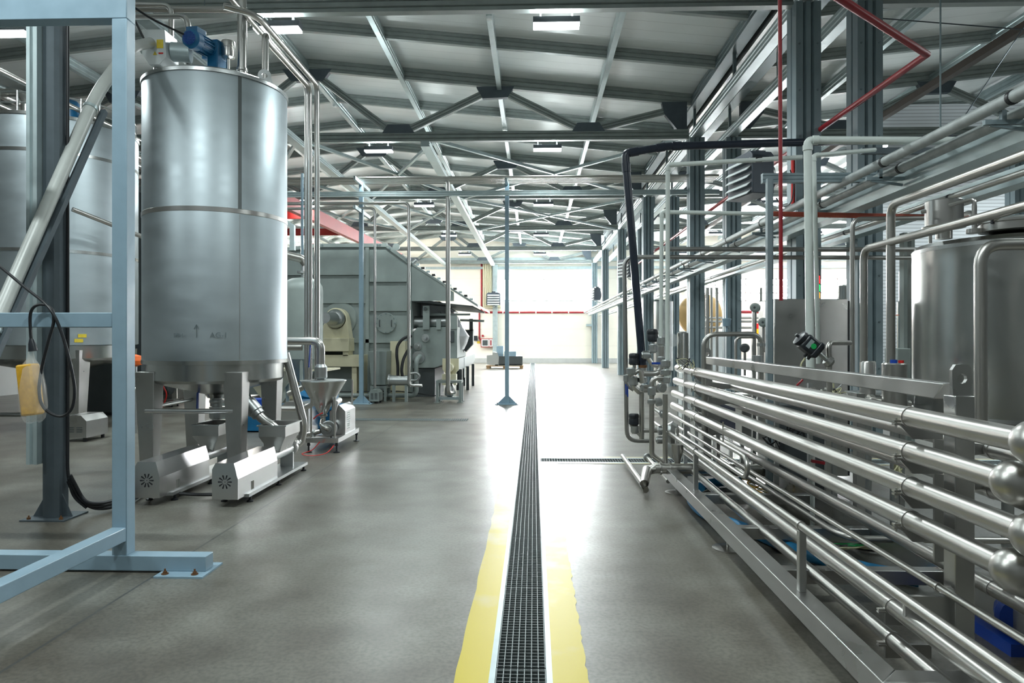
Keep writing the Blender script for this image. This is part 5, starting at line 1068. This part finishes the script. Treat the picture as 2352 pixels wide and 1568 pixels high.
def actuator(c, ax, r_, h, label, parts=False):
    t = T('valve_actuator', label, 'valve actuator', c, 'black valve actuators'); c = Vector(c)
    MB().lathe([(0, 0), (r_ * .8, 0), (r_, h * .12), (r_, h * .5), (r_ * .96, h * .54), (r_ * .96, h * .6), (r_, h * .64), (r_, h * .86), (r_ * .85, h * .97), (r_ * .4, h), (0, h)], c, axis=ax, seg=24).build('housing', BLACKP, t)
    x_ = Vector(ax).normalized(); MB().cyl(c - x_ * h * .5, c, r_ * .3, 12).build('stem', STEEL, t)
    return t
actuator(V(1457, 838, 7.5), (0, 0, 1), .06, .13, 'black valve actuator left of the foot of the dark sloping pipe')
actuator(V(1500, 785, 7.4), (-.05, 0, 1), .06, .14, 'black valve actuator behind the two pale plastic risers')
actuator(V(1456, 976, 7.5), (0, 0, 1), .055, .13, 'black valve actuator low at the far end of the skid near the floor')
# transparent gauge disc
MB().lathe([(0, -.02), (.065, -.02), (.07, 0), (.065, .02), (.02, .03), (0, .03)], V(1545, 781, 7.3), axis=(0, -1, 0), seg=24).build('gauge_disc', BAG, M_)
# big tilted actuator on the skid
c = P(1905, 832, 5.0)
t = T('valve_actuator', 'large black valve actuator with green badge tilted above the skid beam', 'valve actuator', c)
ax = (P(1856, 792, 5.0) - c).normalized(); o = P(1880, 810, 5.0); up_ = Vector((0, -1, 0)); sd = ax.cross(up_).normalized()
hz_ = MB(); hz_.beam(o, o + ax * .15, .115, .115, up=up_); hz_.build('housing', BLACKP, t, bevel=.018)
MB().beam(o + ax * .015, o + ax * .05, .125, .125, up=up_).build('collar', BLACKP, t, bevel=.01)
MB().lathe([(.055, 0), (.06, .01), (.06, .03), (.03, .04), (.012, .04), (.012, .06), (0, .06)], o + ax * .148, axis=ax, seg=24).build('cap', BLACKP, t)
MB().lathe([(.02, 0), (.02, .002), (0, .002)], o + ax * .075 + up_ * .0585 - sd * .0, axis=up_, seg=20).build('green_badge', GREEN, t)
MB().beam(o + ax * .105 + up_ * .0585 - sd * .035, o + ax * .105 + up_ * .0585 + sd * .03, .03, .002, up=up_).build('type_plate', GALVL, t)
for s in (.03, .06): MB().cyl(o + ax * s - sd * .06, o + ax * s - sd * .085, .011, 10).build('cable_gland', BLACK, t)
MB().cyl(o, c, .016, 12).build('stem', STEEL, t)
vb = MB(); vb.tube([c + ax * .03, c, c - ax * .02], [.035, .045, .03], 16); vb.build('valve_body', PIPED, t)
tube([(c.x, 5.0, 1.1), (c.x, 5.0, c.z), P(1903, 787, 5.0), P(1952, 787, 5.2)], .018, 12, .05).build('pipe', PIPE, t)
tag(tube(smooth([o - sd * .09 + ax * .05, o - sd * .16 + ax * .02, P(1905, 862, 4.9), P(1915, 890, 4.9)]), .006, 6).build('signal_cable', CABLEW), 'pale signal cable hanging from the large black actuator', 'cable')
# ------------------------------------------------------------------ plastic pipes coming down
xd = V(1476, 838, 7.5)
t = T('dark_plastic_pipe', 'thick dark plastic pipe coming across from the right and sloping down to the valves', 'pipe', xd)
pa = [xd, P(1437, 366, 7.5), P(1437, 352, 7.5), P(1535, 336, 7.55), P(1840, 327, 7.7), P(2000, 323, 7.75), P(2340, 316, 7.8)]
tube(pa, .043, 20, .05).build('pipe', NAVY, t)
for a, b in ((pa[1], pa[0]), (pa[2], pa[3]), (pa[3], pa[2]), (pa[3], pa[4]), (pa[0], pa[1])):
    d_ = (b - a).normalized(); MB().tube([a + d_ * .04, a + d_ * .14], .049, 20).build('socket', NAVY, t)
a_ = pa[0]; MB().lathe([(.048, -.03), (.048, 0)], a_, seg=20).build('threaded_end', BRONZE, t)
def plastic(pts, r_, label, m=PVC, sockets=True, b=.0):
    t = T('plastic_pipe', label, 'pipe', pts[0], 'pale plastic pipes')
    pts = [Vector(p) for p in pts]; tube(pts, r_, 16, r_ * 1.2).build('pipe', m, t)
    if sockets:
        for i in range(1, len(pts) - 1):
            for nb in (i - 1, i + 1):
                d_ = (pts[nb] - pts[i]).normalized(); MB().tube([pts[i] + d_ * r_ * 1.2, pts[i] + d_ * r_ * 2.6], r_ * 1.2, 16).build('elbow_socket', m, t)
    return t
w2 = V(1533, 878, 7.0); t = plastic([w2, V(1534, 379, 7.0), P(1843, 361, 6.75)], .023, 'pale plastic riser standing on the far end of the skid, right of the dark pipe')
MB().lathe([(.025, 0), (.035, 0), (.035, .05), (.042, .05), (.042, .1), (.028, .11)], w2, seg=20).build('union', PVC, t)
MB().tube([P(1735, 367, 6.84), P(1750, 366.4, 6.83)], .028, 16).build('joint_tape', BLACK, t)
plastic([V(1518, 775, 7.2), V(1520, 487, 7.2), P(1770, 491, 7.1)], .021, 'thinner pale plastic riser just left of the tall pale riser')
t = tag(tube([P(1770, 491, 7.1), P(2330, 502, 6.9)], .026, 14).build('orange_pipe', ORED), 'orange red horizontal pipe crossing behind the pale pipes at the right', 'pipe')
plastic([P(1861, 845, 5.6), P(1855, 322, 5.6), P(2335, 324, 5.5)], .032, 'thick pale plastic pipe with an elbow in front of the nearest column')
plastic([P(1880, 835, 6.0), P(1869, 357, 6.0), P(2010, 344, 6.2)], .019, 'slim pale plastic pipe beside the thick one in front of the nearest column')
# red sprinkler pipes
tag(tube([P(1791, -40, 6.3), P(1794, 690, 6.3)], .018, 14).build('sprinkler_pipe', RED), 'upright dark red pipe dropping to the stainless cabinet', 'pipe')
zs = 4.19; a1 = PZ(2129, 125, zs)
tag(tube([PZ(1915, -12, zs), a1, PZ(1890, 293, zs), (3.82, 30, zs)], .034, 14).build('sprinkler_pipe', RED), 'dark red overhead pipe with a sharp corner at the upper right', 'pipe')
tag(tube([(3.368, 8.99, 3.85), (3.368, 8.99, 3.22)], .022, 10).build('sprinkler_drop', REDH), 'bright red vertical pipe beside the hanging heater', 'pipe')
# steel pipes across, behind the skid
tag(tube([P(1525, 572, 7.6), P(2105, 573, 7.6)], .026, 14).build('cross_pipe', PIPED), 'upper of two slim horizontal steel pipes running right behind the pale risers', 'pipe')
tag(tube([V(1500, 1012, 7.6), V(1440, 1012, 7.6), V(1434, 590, 7.6), P(2110, 592, 7.6)], .024, 14, .12).build('cross_pipe', PIPED), 'slim steel pipe bent in a tall frame left of the dark pipe and running right', 'pipe')
t = T('arch_pipe', 'steel pipe arch standing behind the skid beam', 'pipe', P(1616, 900, 6.8))
tube([P(1617, 1000, 6.8), P(1616, 768, 6.8), P(1750, 766, 6.8), P(1748, 880, 6.8)], .023, 16, .13).build('pipe', PIPE, t)
MB().lathe([(.028, 0), (.04, 0), (.04, .03), (.028, .03)], P(1748, 795, 6.8), seg=16).build('clamp', STEEL, t); MB().lathe([(.055, -.08), (.06, 0), (.055, .08)], P(1740, 835, 6.7), seg=20).build('valve_body', STEEL, t)
tag(tube([P(1690, 900, 7.2), P(1690, 774, 7.2), P(1735, 774, 7.2)], .014, 10, .06).build('arch_pipe', PIPE), 'thinner bent pipe inside the steel pipe arch', 'pipe')
# instruments
for k, (px, py, Y, lab) in enumerate(((1733, 706, 7.0, 'upper round steel transmitter beside the galvanised upright'), (1752, 740, 6.9, 'lower round steel transmitter beside the galvanised upright'), (1709, 799, 7.4, 'round dark dial instrument inside the pipe arch'))):
    q = P(px, py, Y); t = T('transmitter', lab, 'instrument', q, 'round instruments')
    MB().lathe([(0, -.01), (.03, -.01), (.046, 0), (.048, .02), (.048, .07), (.04, .08), (0, .08)], q, axis=(.5, 1, 0), seg=24).build('housing', GREYM if k < 2 else GREYD, t)
    MB().lathe([(0, -.003), (.012, -.003), (.012, 0)], q + Vector((-.003, -.01, 0)), axis=(.5, 1, 0), seg=16).build('dial', GREYD, t)
    MB().cyl(q + Vector((.02, .04, -.04)), q + Vector((.02, .04, -.3)), .014, 10).build('stem', PIPED, t)
q = P(1669, 743, 7.6); t = tag(MB().lathe([(.012, -.09), (.012, -.03), (.04, -.03), (.045, .03), (.05, .045), (.05, .055), (.01, .06), (.01, .5)], q, seg=20).build('pendant_lamp', BLUEP), 'small pale hanging bell shaped sensor in front of the second row column', 'sensor')
# ------------------------------------------------------------------ galvanised upright with arm, stainless cabinet
Yu = 6.5; xu0, xu1 = P(1763, 0, Yu).x, P(1778, 0, Yu).x
t = T('galvanised_upright', 'galvanised upright with a long horizontal arm in front of the stainless cabinet', 'upright', (xu0, Yu, 0))
g = MB(); g.poly_prism([(xu0, Yu, 0), (xu1 - .015, Yu, 0), (xu1 - .015, Yu + .02, 0), (xu1, Yu + .02, 0), (xu1, Yu + .06, 0), (xu0, Yu + .06, 0)], (0, 0, 3.0)); g.build('post', COLM, t)
MB().beam((xu0 - .02, Yu + .1, 3.02), (P(2150, 0, Yu).x, Yu + .1, 3.02), .06, .09, .006).build('arm', COLM, t)
Yk = 7.0
t = T('stainless_cabinet', 'plain stainless cabinet behind the skid with a signal tower on top', 'cabinet', (P(1860, 0, Yk).x, Yk, 0))
kx0, kx1, kz = P(1779, 0, Yk).x, P(1948, 0, Yk).x, P(1850, 686, Yk).z
box(kx0, kx1, Yk, Yk + .5, .1, kz).build('body', SHEET, t, bevel=.008)
box(kx1 + .004, kx1 + .03, Yk + .03, Yk + .5, .1, kz - .02).build('gap_shade', BLACK, t)  # black strip, its colour stands in for the shaded gap beside the cabinet
for x in (kx0 + .08, kx1 - .08): MB().cyl((x, Yk + .25, 0), (x, Yk + .25, .1), .03, 10).build('foot', BLACK, t)
tw = P(1877, 686, Yk + .1)
st = T('signal_tower', 'stacked signal tower, red over green over orange, above the stainless cabinet', 'signal light', tw)
for (z0, z1, m_) in ((.005, .07, LORG), (.08, .15, LGRN), (.16, .24, LRED)): MB().cyl((tw.x, tw.y, kz + z0), (tw.x, tw.y, kz + z1), .027, 20).build('lamp_segment', m_, st)
for z in (0, .07, .15, .24): MB().cyl((tw.x, tw.y, kz + z), (tw.x, tw.y, kz + z + .01), .029, 20).build('ring', BLACK, st)
q = P(1742, 755, 9.0); st = T('signal_tower', 'tiny red and orange signal light far behind the pipe arch', 'signal light', q)
MB().cyl(q, q + Vector((0, 0, .07)), .025, 12).build('lamp_segment', LRED, st); MB().cyl(q - Vector((0, 0, .07)), q, .025, 12).build('lamp_segment', LORG, st); MB().cyl((q.x, q.y, 0), q - Vector((0, 0, .07)), .012, 10).build('pole', STEEL, st)
# ------------------------------------------------------------------ right tanks
C4 = Vector((CT * 3.96 - ST * 5.28, ST * 3.96 + CT * 5.28, 0)); R4 = .75; Z4 = 2.225
t = T('process_tank', 'polished upright tank cut by the right edge of the picture', 'tank', C4)
MB().lathe([(R4 - .05, .84), (R4, .88), (R4, Z4 - .03), (R4 - .02, Z4), (R4 * .5, Z4 + .035), (0, Z4 + .05)], C4, seg=96).build('shell', TANKB, t)
for z in (Z4 - .06, .9): MB().lathe([(R4 + .001, z), (R4 + .003, z), (R4 + .003, z + .025), (R4 + .001, z + .025)], C4, seg=96).build('weld_band', STEEL, t)
MB().lathe([(R4 - .05, .85), (.1, .62), (0, .62)], C4, seg=64).build('cone_bottom', STEEL, t)
for a in (45, 135, 225, 315): MB().cyl((C4.x + .55 * cos(radians(a)), C4.y + .55 * sin(radians(a)), 0), (C4.x + .55 * cos(radians(a)), C4.y + .55 * sin(radians(a)), .85), .04).build('leg', STEEL, t)
q = P(2168, 540, 5.2)
t = T('lid_vessel', 'polished cylinder standing on the lid of the right hand tank', 'vessel', (q.x, q.y, Z4))
MB().lathe([(.0, 0), (.14, .0), (.145, .012), (.13, .015), (.125, .02), (.125, .2), (.12, .205), (0, .21)], (q.x, q.y, Z4 + .09), seg=40).build('shell', POL, t)
MB().lathe([(.055, 0), (.055, .1)], (q.x, q.y, Z4 + .01), seg=24).build('neck', POL, t)
MB().cyl((q.x - .1, q.y, Z4 - .02), (q.x - .1, q.y, Z4 + .1), .012, 10).build('prop', POL, t)
q = P(2238, 548, 4.95); t = T('tank_valve', 'steel valve stem with clamp rings on the right hand tank lid', 'valve', (q.x, q.y, Z4))
MB().lathe([(.05, .0), (.05, .03), (.016, .035), (.016, .07), (.036, .075), (.036, .1), (.016, .105), (.016, .2)], (q.x, q.y, Z4 + .015), seg=24).build('stem', POL, t)
tube([(q.x, q.y, Z4 + .2), (q.x, q.y, Z4 + .26), (q.x - .2, q.y + .3, Z4 + .22)], .014, 10, .05).build('pipe', POL, t)
q = P(2325, 545, 4.9); t = T('manhole', 'clamped round manhole cover with a black hand wheel on the tank lid', 'manhole', (q.x, q.y, Z4))
MB().lathe([(.2, 0), (.2, .05), (.21, .055), (.21, .07), (.1, .1), (0, .105)], (q.x, q.y, Z4 + .02), seg=40).build('cover', POL, t)
MB().lathe([(.01, 0), (.01, .06), (.038, .062), (.04, .075), (.036, .085), (0, .088)], (q.x - .19, q.y - .08, Z4 + .06), seg=9).build('hand_wheel', BLACKP, t)
tube([(q.x - .2, q.y - .1, Z4 + .09), (q.x - .1, q.y - .15, Z4 + .15), (q.x + .2, q.y - .1, Z4 + .17)], .018, 10, .05).build('hinge_arm', POL, t)
tag(tube([P(2253, 985, 4.1), P(2252, 562, 4.1), P(2420, 560, 4.1)], .034, 18, .12).build('tank_pipe', PIPE), 'thick bent steel pipe in front of the right hand tank', 'pipe', 'bent pipes at the right')
X1 = P(2046, 470, 5.2)
tag(tube([P(2046, 862, 5.2), X1, (X1.x, 3.3, X1.z)], .031, 18, .1).build('tank_pipe', PIPE), 'bent steel pipe rising left of the right hand tank and turning towards the viewer', 'pipe', 'bent pipes at the right')
X2 = P(1984, 572, 5.6)
tag(tube([P(1984, 862, 5.6), X2, (X2.x, 3.3, X2.z)], .029, 18, .1).build('tank_pipe', PIPE), 'lower bent steel pipe rising in front of the dark column at the right', 'pipe', 'bent pipes at the right')
X3 = P(1958, 503, 5.9)
tag(tube([P(1958, 860, 5.9), X3, P(2195, 500, 5.9), P(2228, 487, 5.6), P(2238, 500, 5.3)], .019, 14, .08).build('tank_pipe', PIPE), 'slim bent steel pipe leading to the valve stem on the right hand tank', 'pipe', 'bent pipes at the right')
for px, w_, Y, lab in ((2054, .085, 5.2, 'small polished pot with red and blue caps behind the skid beam'), (1993, .06, 5.6, 'small polished pot left of the capped pot')):
    q = P(px, 850, Y); t = T('steel_pot', lab, 'pot', (q.x, q.y, 0))
    MB().lathe([(.0, 0), (w_, 0), (w_, .32), (w_ * .9, .33), (0, .33)], (q.x, q.y, .98), seg=32).build('pot', POL, t); MB().cyl((q.x, q.y, 0), (q.x, q.y, .98), .03, 12).build('stand', STEEL, t)
    if px > 2000: MB().cyl((q.x - .02, q.y - .03, 1.31), (q.x - .02, q.y - .03, 1.335), .025, 12).build('blue_cap', BLUED, t); MB().cyl((q.x + .05, q.y, 1.31), (q.x + .05, q.y, 1.33), .02, 12).build('red_cap', REDH, t)
def bgtank(px0, px1, ytop, Y, label, m=TANKB, zb_=.5):
    a, b = P(px0, ytop, Y), P(px1, ytop, Y); r_ = (b.x - a.x) / 2; c = Vector(((a.x + b.x) / 2, Y, 0)); t = T('process_tank', label, 'tank', c, 'tanks in the right hall')
    MB().lathe([(r_ * .3, zb_ - .15), (r_, zb_), (r_, a.z - r_ * .2), (r_ * .8, a.z - r_ * .04), (r_ * .25, a.z), (0, a.z)], c, seg=40).build('shell', m, t)
    for a_ in (60, 180, 300): MB().cyl((c.x + r_ * .8 * cos(radians(a_)), Y + r_ * .8 * sin(radians(a_)), 0), (c.x + r_ * .8 * cos(radians(a_)), Y + r_ * .8 * sin(radians(a_)), zb_ + .1), .03, 10).build('leg', STEEL, t)
    return t
bgtank(2062, 2098, 690, 9.0, 'slim polished tank glimpsed left of the big right hand tank'); bgtank(2066, 2090, 622, 11.0, 'narrow tank behind the slim polished tank')
bgtank(1925, 1952, 655, 12, 'steel tank top showing above the stainless cabinet'); bgtank(1500, 1546, 688, 21, 'distant steel tank between the dark sloping pipe and the columns'); bgtank(1556, 1582, 762, 13.2, 'low steel vessel left of the second aisle column')
# copper line
tag(tube([P(2040, 725, 8.88), P(2083, 722, 8.88), P(2080, 770, 8.88)], .007, 8).build('copper_line', COPPER), 'thin copper line in front of the slim polished tank', 'pipe')
# tan drum in the far right hall
q = P(1608, 722, 22.5); t = T('tan_drum', 'large tan drum with a round end seen far behind the columns', 'drum', q)
MB().lathe([(0, -.1), (.3, -.1), (.5, -.05), (.68, .08), (.72, .2), (.72, 1.6), (0, 1.7)], q, axis=(.25, 1, 0), seg=48).build('shell', TAN, t)
MB().lathe([(.1, 0), (.1, -.08), (.14, -.08), (.14, 0)], q + Vector((.35, -.02, 0)), axis=(.25, 1, 0), seg=20).build('manway', STEEL, t)
box(q.x - .7, q.x + .9, 22.6, 24.2, 0, q.z - .55).build('base_cabinet', WHITE, t)
for k, (px, Y) in enumerate(((1622, 20.5), (1634, 18), (1647, 16.5), (1697, 18.5), (1748, 17.5), (1625, 13.5))):
    tag(tube([P(px, 660, Y), (P(px, 660, Y).x, Y, 0)], .035, 10).build('hall_pipe', PIPE), ['first', 'second', 'third', 'fourth', 'fifth', 'sixth'][k].capitalize() + ' thin vertical steel pipe far in the right hall, counting from the left' if k < 5 else 'short vertical steel pipe in front of the tan drum', 'pipe', 'thin pipes in the right hall')
for k, (py, Y) in enumerate(((730, 18.0), (738, 18.0), (752, 18.0))):
    tag(tube([P(1600, py, Y), P(1775, py, Y)], .03, 10).build('hall_pipe', PIPE), '%s of three horizontal steel pipes far in the right hall' % ('Highest', 'Middle', 'Lowest')[k], 'pipe', 'thin pipes in the right hall')
tag(tube([P(1690, 716, 39), P(1945, 716, 39)], .09, 10).build('red_wall_pipe', RED), 'red pipe along the far wall of the right hall', 'pipe')
# ------------------------------------------------------------------ longitudinal cable trays and lagged pipes
for x, z, lab in ((3.2, 2.79, 'galvanised tray beam running along the aisle columns'), (3.99, 2.77, 'galvanised tray beam running along the second row of columns')):
    g = MB(); g.poly_prism([(x, 3.4, z), (x + .165, 3.4, z), (x + .165, 3.4, z + .14), (x + .15, 3.4, z + .14), (x + .15, 3.4, z + .012), (x + .012, 3.4, z + .012), (x + .012, 3.4, z + .14), (x, 3.4, z + .14)], (0, YB - 3.6, 0))
    tag(g.build('tray_beam', GALVL, origin=(x, 3.4, z)), lab, 'beam', 'tray beams along the columns')
def lagged(x, z, r_, label, m, step):
    t = T('lagged_pipe', label, 'pipe', (x, 3.4, z), 'long overhead pipes along the columns'); tube([(x, 3.4, z), (x, YB - .3, z)], r_, 16).build('pipe', m, t)
    y = 4.3; k = 0
    while y < 26: MB().tube([(x, y, z), (x, y + .03, z)], r_ * 1.12, 16).build('clamp', BLACK, t); y += step
    return t
lagged(2.96, 2.985, .041, 'upper lagged silver pipe running the length of the aisle columns', INSUL, 1.55)
lagged(3.1, 2.93, .041, 'lower lagged silver pipe running the length of the aisle columns', INSUL, 1.55)
lagged(3.83, 2.79, .028, 'slim steel pipe running between the two column rows', PIPE, 2.1); lagged(3.8, 3.12, .024, 'upper slim pipe running between the two column rows', PVC, 2.1)
lagged(4.7, 3.35, .03, 'slim pipe running beyond the second column row', PIPE, 3.0)
for k in range(13):
    y = 4.45 + k * 1.55
    t = T('pipe_bracket', ('%s steel bracket under the two lagged pipes, counting from the camera' % ORD[k].capitalize()), 'bracket', (3.1, y, 2.8), 'brackets of the lagged pipes')
    MB().beam((2.88, y + .015, 2.875), (3.21, y + .015, 2.875), .03, .03).build('arm', COLM, t); box(2.985, 3.015, y, y + .03, 2.875, 2.95).build('upright', COLM, t); MB().beam((3.19, y + .015, 2.82), (2.92, y + .015, 2.86), .02, .02).build('strut', COLM, t)
# hanging heater by the nearest column
heater(P(1728, 412, 8.2), radians(-76), .92, 'large dark unit heater with pale louvres hanging by the nearest column')
tag(MB().beam(P(1760, 405, 8.45), (3.39, 8.75, P(1760, 405, 8.45).z), .05, .05).build('heater_bracket', GALV), 'bracket arm holding the near unit heater to the column', 'bracket')
tag(tube(smooth([P(1783, 455, 8.4), P(1800, 475, 8.5), P(1818, 462, 8.6), P(1823, 420, 8.65), P(1815, 390, 8.65)]), .008, 8).build('power_cable', BLACK), 'black cable looping from the near unit heater to the column', 'cable')
# misc overhead at the right
tag(tube([P(2160, -20, 6.6), P(2160, 408, 6.6)], .008, 8).build('hanging_rod', GALV), 'thin vertical hanging rod at the right carrying the long arm', 'rod')
tag(tube([P(2360, 50, 9.5), P(2110, 425, 9.5)], .008, 8).build('bracing_cable', DKSTRUT), 'thin slanting bracing cable at the upper right', 'cable')
tag(tube([P(1995, 40, 9.0), P(2352, 68, 9.0)], .008, 8).build('bracing_cable', DKSTRUT), 'thin nearly level cable across the upper right corner', 'cable')
tag(MB().beam(P(1978, 347, 6.9), P(2320, 347, 6.9), .05, .06).build('dark_bar', DKSTRUT), 'dark horizontal bar crossing just below the thick pale pipe', 'bar')
g = MB(); g.poly_prism([P(2000, 560, 8.2), P(2120, 530, 8.2), P(2120, 545, 8.2), P(2000, 575, 8.2)], (0, .04, 0)); 
for px in (2075, 2092): g.box(P(px - 4, 0, 8.25).x, P(px + 4, 0, 8.25).x, 8.2, 8.3, 0, P(0, 545, 8.25).z)
tag(g.build('bracket_frame', GREYM), 'grey bracket frame left of the right hand tank', 'bracket')
# ------------------------------------------------------------------ machinery behind the skid
def clutter(px0, px1, py0, py1, Y, dep, m, name, label, cat, stand=True):
    a, b = P(px0, py1, Y), P(px1, py0, Y); t = T(name, label, cat, ((a.x + b.x) / 2, Y, 0))
    box(a.x, b.x, Y, Y + dep, a.z, b.z).build('body', m, t, bevel=.008)
    if stand:
        for x in (a.x + .03, b.x - .03): box(x - .02, x + .02, Y + dep * .3, Y + dep * .3 + .04, 0, a.z).build('leg', STEEL, t)
    return t
clutter(1640, 1690, 912, 1000, 8.3, .3, mat('dark_blue_box', srgb(30, 38, 58), .4, 0, .05), 'control_box', 'dark blue control box behind the stacked skid pipes', 'control box')
clutter(1704, 1742, 905, 1010, 7.6, .25, SHEET, 'junction_box', 'stainless junction box behind the skid pipes', 'control box')
clutter(1790, 1900, 930, 1130, 6.6, .4, GREYD, 'pump_block', 'dim steel block low behind the skid pipes', 'machine')
clutter(1990, 2100, 905, 930, 5.6, .4, STEEL, 'valve_table', 'steel ledge with valves below the skid beam', 'table')
clutter(1566, 1590, 855, 960, 8.4, .2, WHITE, 'white_case', 'white upright case behind the far end of the skid', 'case')
clutter(2062, 2092, 800, 880, 8.0, .3, GREYM, 'frame_block', 'grey drilled frame block left of the right hand tank', 'machine')
for k, (px, Y, y0, y1) in enumerate(((1733, 7.2, 700, 1060), (1600, 8.0, 870, 1040), (1785, 6.2, 890, 1180), (1903, 5.6, 890, 1130), (1918, 5.8, 900, 1100), (2055, 5.4, 930, 1180), (1650, 7.0, 880, 1060), (1862, 6.0, 880, 1140), (1575, 7.4, 840, 1010))):
    a, b = P(px, y1, Y), P(px, y0, Y); tag(box(a.x - .018, a.x + .018, Y, Y + .036, 0, b.z).build('rear_upright', STEEL if k % 3 else SHEET), '%s slim steel upright among the machinery behind the skid' % ('First' if k == 0 else ORD[k].capitalize()), 'upright', 'slim uprights behind the skid')
random.seed(11)
def wires(n, px, py, sx_, sy_, Y, label, mats_, r_=.005):
    t = T('wire_bundle', label, 'wires', P(px, py, Y), 'loose wires behind the skid')
    for k in range(n):
        pts = [P(px + random.uniform(-sx_, sx_), py + random.uniform(-sy_, sy_), Y + random.uniform(-.1, .1)) for _ in range(5)]
        tube(smooth(pts, 5), r_, 6).build('wire', mats_[k % len(mats_)], t)
wires(7, 1830, 985, 22, 28, 5.9, 'black wires hanging behind the middle of the skid', [BLACK]); wires(6, 1575, 835, 22, 14, 7.0, 'pale and black wires on top of the far end of the skid', [CABLEW, BLACK], .004)
wires(5, 1770, 1010, 25, 30, 6.2, 'dark wires behind the third skid pipe', [BLACK]); wires(5, 2060, 1075, 12, 20, 5.0, 'yellowish wires beside the near skid post', [CABLEW], .005); wires(4, 1915, 900, 30, 10, 5.4, 'pale wires under the skid beam', [CABLEW, BLACK], .004)
def floorwires(n, a, b, label, mats_):
    t = T('wire_bundle', label, 'wires', a, 'cables lying under the skid'); a, b = Vector(a), Vector(b)
    for k in range(n):
        pts = [a.lerp(b, s) + Vector((random.uniform(-.08, .08), random.uniform(-.06, .06), random.uniform(0, .04))) for s in (0, .25, .5, .75, 1)]
        tube(smooth(pts, 5), .007, 6).build('wire', mats_[k % len(mats_)], t)
floorwires(7, PZ(1720, 1105, .06), PZ(1765, 1140, .06), 'yellowish cable coil on the floor under the skid', [CABLEW, PEND]); floorwires(6, PZ(1900, 1265, .05), PZ(2180, 1270, .05), 'dark cables on the floor under the near end of the skid', [BLACK, GREEN, CABLEW])
def hose(pts, r_, label):
    t = tag(tube(smooth([PZ(*p) for p in pts], 6), r_, 14).build('suction_hose', HOSEB), label, 'hose', 'blue hoses under the skid')
hose([(1610, 1118, .05), (1640, 1108, .05), (1700, 1105, .05)], .045, 'dark blue hose end at the far end under the skid')
hose([(1590, 1128, .05), (1590, 1150, .05), (1618, 1178, .05), (1680, 1203, .05), (1740, 1225, .05), (1830, 1265, .05), (1920, 1290, .05), (2000, 1310, .05), (2110, 1330, .05)], .046, 'long bright blue hose lying on the floor under the skid pipes')
q = PZ(2330, 1440, .12); t = T('blue_motor', 'bright blue motor housing at the lower right corner under the skid', 'motor', q)
MB().lathe([(0, 0), (.1, 0), (.12, .03), (.12, .25), (0, .27)], (q.x + .05, q.y, q.z + .03), axis=(.6, 1, 0), seg=20).build('housing', BLUED, t); box(q.x - .05, q.x + .3, q.y - .05, q.y + .3, 0, .06).build('base', BLUED, t)
t = T('ball_valve', 'red handled white valve behind the skid pipes', 'valve', P(1866, 1050, 5.4))
MB().cyl(P(1866, 1075, 5.4), P(1866, 1030, 5.4), .02, 12).build('body', PVC, t); MB().beam(P(1864, 1058, 5.37), P(1893, 1063, 5.37), .03, .022).build('red_handle', RED, t); MB().cyl((P(1866, 0, 5.4).x, 5.4, 0), P(1866, 1075, 5.4), .018, 10).build('pipe', PVC, t)
for k, (px0, px1, py, Y) in enumerate(((1790, 1880, 893, 5.9), (1880, 1960, 905, 5.6), (1985, 2090, 918, 5.3))):
    t = T('valve_run', ['short row of clamped valves under the far half of the skid beam', 'short row of clamped valves under the middle of the skid beam', 'short row of clamped valves under the near end of the skid beam'][k], 'valve', P((px0 + px1) / 2, py, Y), 'valve rows under the skid beam')
    tube([P(px0, py, Y), P(px1, py + 10, Y)], .028, 14).build('pipe', POL, t)
    for s in (.15, .5, .85): q = P(px0, py, Y).lerp(P(px1, py + 10, Y), s); MB().lathe([(.028, -.02), (.045, -.018), (.045, .018), (.028, .02)], q, axis=(1, 0, 0), seg=18).build('clamp', POL, t)
    q = P(px0 + 40, py - 8, Y); MB().beam(q, q + Vector((.05, 0, .05)), .02, .012).build('lever', RED if k == 0 else STEEL, t)
